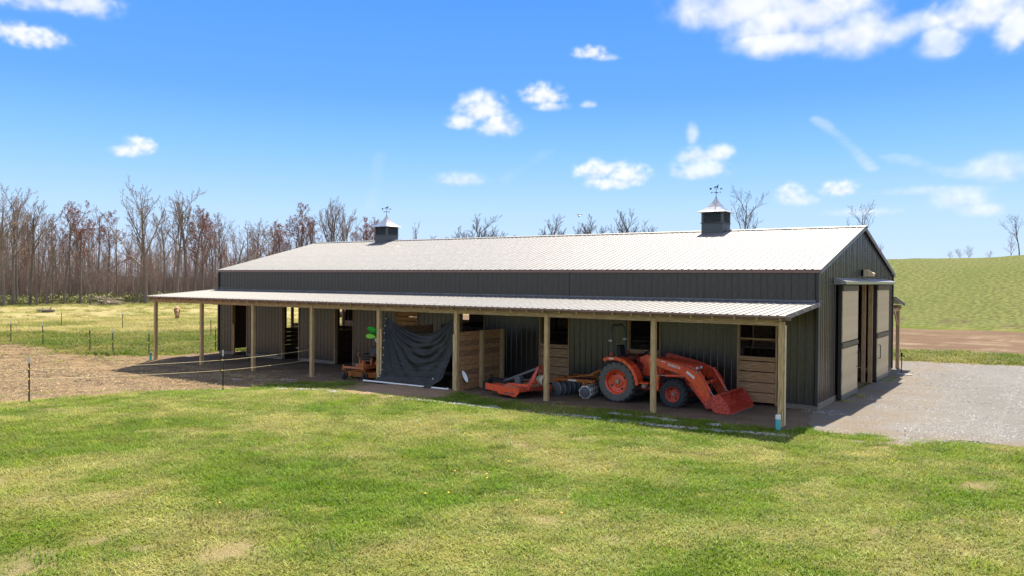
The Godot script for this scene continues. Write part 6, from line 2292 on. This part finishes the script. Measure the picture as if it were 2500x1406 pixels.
func make_trees() -> void:
	var bm := mat("bark", Color.WHITE, 0.9)
	bm.vertex_color_use_as_albedo = true
	bm.metallic_specular = 0.2
	var protos := {}
	var count := {}
	var looks := {"giant": "huge many-limbed bare tree", "tall": "tall bare grey tree", "spread": "wide spreading bare tree", "redtall": "tall tree with reddish buds", "red": "rounded tree hazed with red buds", "pole": "slender straight bare tree", "slim": "thin upright bare tree", "small": "low twiggy bare tree", "fork": "low forked bare tree", "lean": "leaning bare tree", "round": "rounded densely twigged bare tree", "airy": "open branched bare tree", "bushy": "low bare bush"}
	var i := 0
	for t in TREES:
		var k: String = t[3]
		var n: int = count.get(k, 0)
		count[k] = n + 1
		var variants := 3 if k in ["tall", "redtall", "red", "pole", "spread", "airy", "small"] else 2
		var key := "%s%d" % [k, n % variants]
		if not protos.has(key):
			protos[key] = tree_kind(k, 900 + protos.size() * 17)
		var p := bearing(t[0], t[1])
		var where := "along the woodland edge"
		var label := ""
		i += 1
		if t[0] < -41.5:
			label = "%s, %s tree from the left %s" % [looks[k], ordinal(i), where]
		elif t[0] < -22.0:
			where = "behind the roof ridge"
			label = "%s, %s tree rightwards from the left cupola %s" % [looks[k], ordinal(i - 42), where]
		else:
			where = "on the hilltop"
			label = "%s, %s rightwards from the right cupola, %s" % [looks[k], ordinal(i - 55), where]
		var o := thing("bush" if k == "bushy" else "bare_tree", label, "bush" if k == "bushy" else "tree", p, rng.randf() * TAU, "trees " + where)
		if k == "lean":
			o.rotation.y = 0.55 if t[2] > 10.0 else 0.4
		var s: float = maxf(t[2] - p.y, 1.2) / 10.0
		var w := s * rng.randf_range(0.9, 1.1) * (1.1 if t[0] > -42.0 and t[0] < -22.0 else 1.0)
		o.scale = Vector3(w, s, w)
		part(o, "trunk", protos[key][0], bm)
		part(o, "crown", protos[key][1], bm)
	# the wood behind, which reads as one mass
	var wood := stuff("woodland", "dense brown bare woodland behind the paddock")
	var poles := []
	for k in 4:
		var g := RandomNumberGenerator.new()
		g.seed = 3000 + k
		var T := MB.new()
		var o := {"bark": Color(0.30, 0.235, 0.195), "twig": Color(0.34, 0.255, 0.215), "n": [9, 5, 4, 0], "from": [0.45, 0.2, 0.2, 0.2], "angle": [0.5, 0.6, 0.6, 0.6], "ratio": [0.30, 0.45, 0.5, 0.5], "up": 0.1, "wig": 0.04, "depth": 3}
		if k == 3:
			o.merge({"bud": 1.0, "budc": Color(0.30, 0.13, 0.10)}, true)
		limb(T, T, Vector3(0, -0.1, 0), Vector3.UP, 8.5, 0.085, 0, o, g)
		poles.append(T.mesh())
	var brush := []
	for k in 3:
		var g := RandomNumberGenerator.new()
		g.seed = 3100 + k
		var T := MB.new()
		for q in 9:
			var o := {"bark": Color(0.30, 0.24, 0.205), "twig": Color(0.33, 0.25, 0.22), "n": [6, 5, 0, 0], "from": [0.2, 0.2, 0.2, 0.2], "angle": [0.45, 0.6, 0.6, 0.6], "ratio": [0.35, 0.45, 0.5, 0.5], "up": 0.1, "wig": 0.08, "depth": 2}
			limb(T, T, Vector3(g.randf_range(-1.6, 1.6), 0, g.randf_range(-1.6, 1.6)), Vector3(g.randf_range(-0.15, 0.15), 1, g.randf_range(-0.15, 0.15)).normalized(), g.randf_range(3.0, 6.5), 0.035, 0, o, g)
		brush.append(T.mesh())
	var curve := [[-70.5, 124.0, 14.0], [-67.7, 130.0, 13.5], [-61.0, 136.0, 12.0], [-55.2, 154.0, 13.5], [-49.2, 182.0, 14.5], [-42.7, 222.0, 13.0], [-36.0, 245.0, 11.0], [-24.0, 260.0, 7.0]]
	for kind in 2:
		var list: Array = poles if kind == 0 else brush
		var w := []
		var t := []
		for k in list.size():
			w.append([])
			t.append([])
		for q in (520 if kind == 0 else 600):
			var b := rng.randf_range(-70.5, -41.5) if q % 12 else rng.randf_range(-41.5, -26.0)
			var c := 0
			while c < curve.size() - 2 and b > curve[c + 1][0]:
				c += 1
			var f: float = (b - curve[c][0]) / (curve[c + 1][0] - curve[c][0])
			var dist: float = lerpf(curve[c][1], curve[c + 1][1], f) + 2.0 + 48.0 * pow(rng.randf(), 1.4)
			var tall: float = lerpf(curve[c][2], curve[c + 1][2], f) * rng.randf_range(0.62, 1.05)
			var p := bearing(b, dist)
			var s := tall / 10.0 if kind == 0 else rng.randf_range(0.6, 1.35)
			var k := rng.randi() % list.size()
			if kind == 0 and k == 3 and rng.randf() < 0.5:
				k = 0
			var sw := s * rng.randf_range(0.8, 1.2)
			w[k].append(Transform3D(Basis(Vector3.UP, rng.randf() * TAU).scaled(Vector3(sw, s, sw)), p))
			t[k].append(Color.WHITE * rng.randf_range(0.75, 1.15))
		for k in list.size():
			scatter(wood, "bare_trees" if kind == 0 else "brush", list[k], bm, w[k], t[k])
	# green undergrowth along the wood's foot
	var ug := stuff("undergrowth", "low yellow green undergrowth along the foot of the woods")
	var lm := mat("young_leaf", Color.WHITE, 0.7)
	lm.vertex_color_use_as_albedo = true
	lm.backlight_enabled = true
	lm.backlight = Color(0.4, 0.4, 0.3)
	var bushes := []
	for k in 3:
		var g := RandomNumberGenerator.new()
		g.seed = 3200 + k
		var b := MB.new()
		for q in 260:
			var a := g.randf() * TAU
			var r := sqrt(g.randf()) * 1.3
			var p := Vector3(cos(a) * r, g.randf() * (1.3 - 0.5 * r), sin(a) * r)
			var x := Vector3(g.randf_range(-1, 1), g.randf_range(-1, 1), g.randf_range(-1, 1)).normalized() * 0.10
			var y := Vector3(g.randf_range(-1, 1), g.randf_range(-1, 1), g.randf_range(-1, 1)).normalized() * 0.13
			b.col = Color.WHITE * g.randf_range(0.6, 1.3)
			b.tri(p - x, p + x, p + y)
		bushes.append(b.mesh())
	var uw := [[], [], []]
	var ut := [[], [], []]
	for q in 700:
		var b := rng.randf_range(-70.0, -54.0)
		var dist := lerpf(121.0, 146.0, clampf((b + 70.0) / 16.0, 0.0, 1.0)) + rng.randf_range(0.0, 14.0)
		var p := bearing(b, dist)
		if fn1.get_noise_2d(p.x * 0.4, p.z * 0.4) < -0.12:
			continue
		var s := rng.randf_range(0.5, 1.35)
		uw[q % 3].append(Transform3D(Basis(Vector3.UP, rng.randf() * TAU).scaled(Vector3(s * 1.2, s, s * 1.2)), p))
		ut[q % 3].append(Color(0.22, 0.235, 0.07) * rng.randf_range(0.7, 1.2))
	for k in 3:
		scatter(ug, "bush", bushes[k], lm, uw[k], ut[k])
	# a brush pile before the woods and a fallen log in the paddock
	var pile := thing("brush_pile", "heap of pale cut branches lying at the edge of the woods", "brush pile", bearing(-61.9, 123.0))
	var g := RandomNumberGenerator.new()
	g.seed = 3300
	for q in 26:
		var b := MB.new()
		var a := g.randf() * TAU
		var c := Vector3(g.randf_range(-1.6, 1.6), g.randf_range(0.15, 1.0), g.randf_range(-1.0, 1.0))
		var d := Vector3(cos(a), g.randf_range(-0.2, 0.35), sin(a)) * g.randf_range(0.7, 1.8)
		b.col = Color(0.34, 0.28, 0.22) * g.randf_range(0.6, 1.3)
		b.tube(c - d, c + d, g.randf_range(0.05, 0.11), 0.03, 6)
		part(pile, "branch", b, bm)
	var log := thing("fallen_log", "grey fallen log lying in the pale paddock far left", "log", bearing(-65.3, 99.0), 0.5)
	var lb := MB.new()
	lb.col = Color(0.20, 0.17, 0.14)
	lb.tube(Vector3(-1.1, 0.16, 0), Vector3(0.9, 0.2, 0.1), 0.2, 0.15, 10)
	part(log, "stem", lb, bm)
	var ls := MB.new()
	ls.col = Color(0.20, 0.17, 0.14)
	ls.tube(Vector3(0.3, 0.25, 0), Vector3(0.8, 0.75, 0.3), 0.07, 0.03, 6)
	ls.tube(Vector3(-0.4, 0.25, 0), Vector3(-0.7, 0.6, -0.3), 0.06, 0.03, 6)
	part(log, "branch_stub", ls, bm)
	# dandelions in the lawn
	var fm := MB.new()
	for k in 12:
		var a := TAU * k / 12
		fm.tri(Vector3(0, 0.012, 0), Vector3(cos(a - 0.3) * 0.020, 0.006, sin(a - 0.3) * 0.020), Vector3(cos(a) * 0.028, 0.002, sin(a) * 0.028))
		fm.tri(Vector3(0, 0.018, 0), Vector3(cos(a + 0.1) * 0.018, 0.014, sin(a + 0.1) * 0.018), Vector3(cos(a + 0.4) * 0.020, 0.012, sin(a + 0.4) * 0.020))
	var sm := MB.new()
	sm.tube(Vector3(0, 0, 0), Vector3(0, 0.09, 0), 0.004, 0.004, 5, false)
	var fmesh := fm.mesh()
	var smesh := sm.mesh()
	mat("dandelion", lin(0.85, 0.46, 0.01), 0.6)
	mat("stalk", lin(0.12, 0.16, 0.04), 0.7)
	for k in 9:
		var p := Vector3(25.5 + 4.6 * rng.randf(), 0, 10.6 + 3.6 * rng.randf())
		if k > 6:
			p = Vector3(rng.randf_range(20.0, 26.0), 0, rng.randf_range(12.0, 18.0))
		p.y = hgt(p.x, p.z)
		var o := thing("dandelion", "yellow dandelion flower standing in the lawn", "flower", p, rng.randf() * TAU, "dandelions in the lawn")
		part(o, "stalk", smesh, M.stalk)
		part(o, "flower_head", fmesh, M.dandelion, Vector3(0, 0.09, 0))

func _ready() -> void:
	rng.seed = 20240
	for f in [[fn1, 0.22, 1], [fn2, 0.45, 2], [fn3, 0.6, 3]]:
		f[0].noise_type = FastNoiseLite.TYPE_SIMPLEX_SMOOTH
		f[0].frequency = f[1]
		f[0].seed = f[2]
		f[0].fractal_octaves = 3
	make_world()
	make_materials()
	make_ground()
	make_barn()
	make_bay()
	make_tractor()
	make_harrow()
	make_cutter()
	make_mower()
	make_fences()
	make_animals()
	make_grass()
	make_trees()
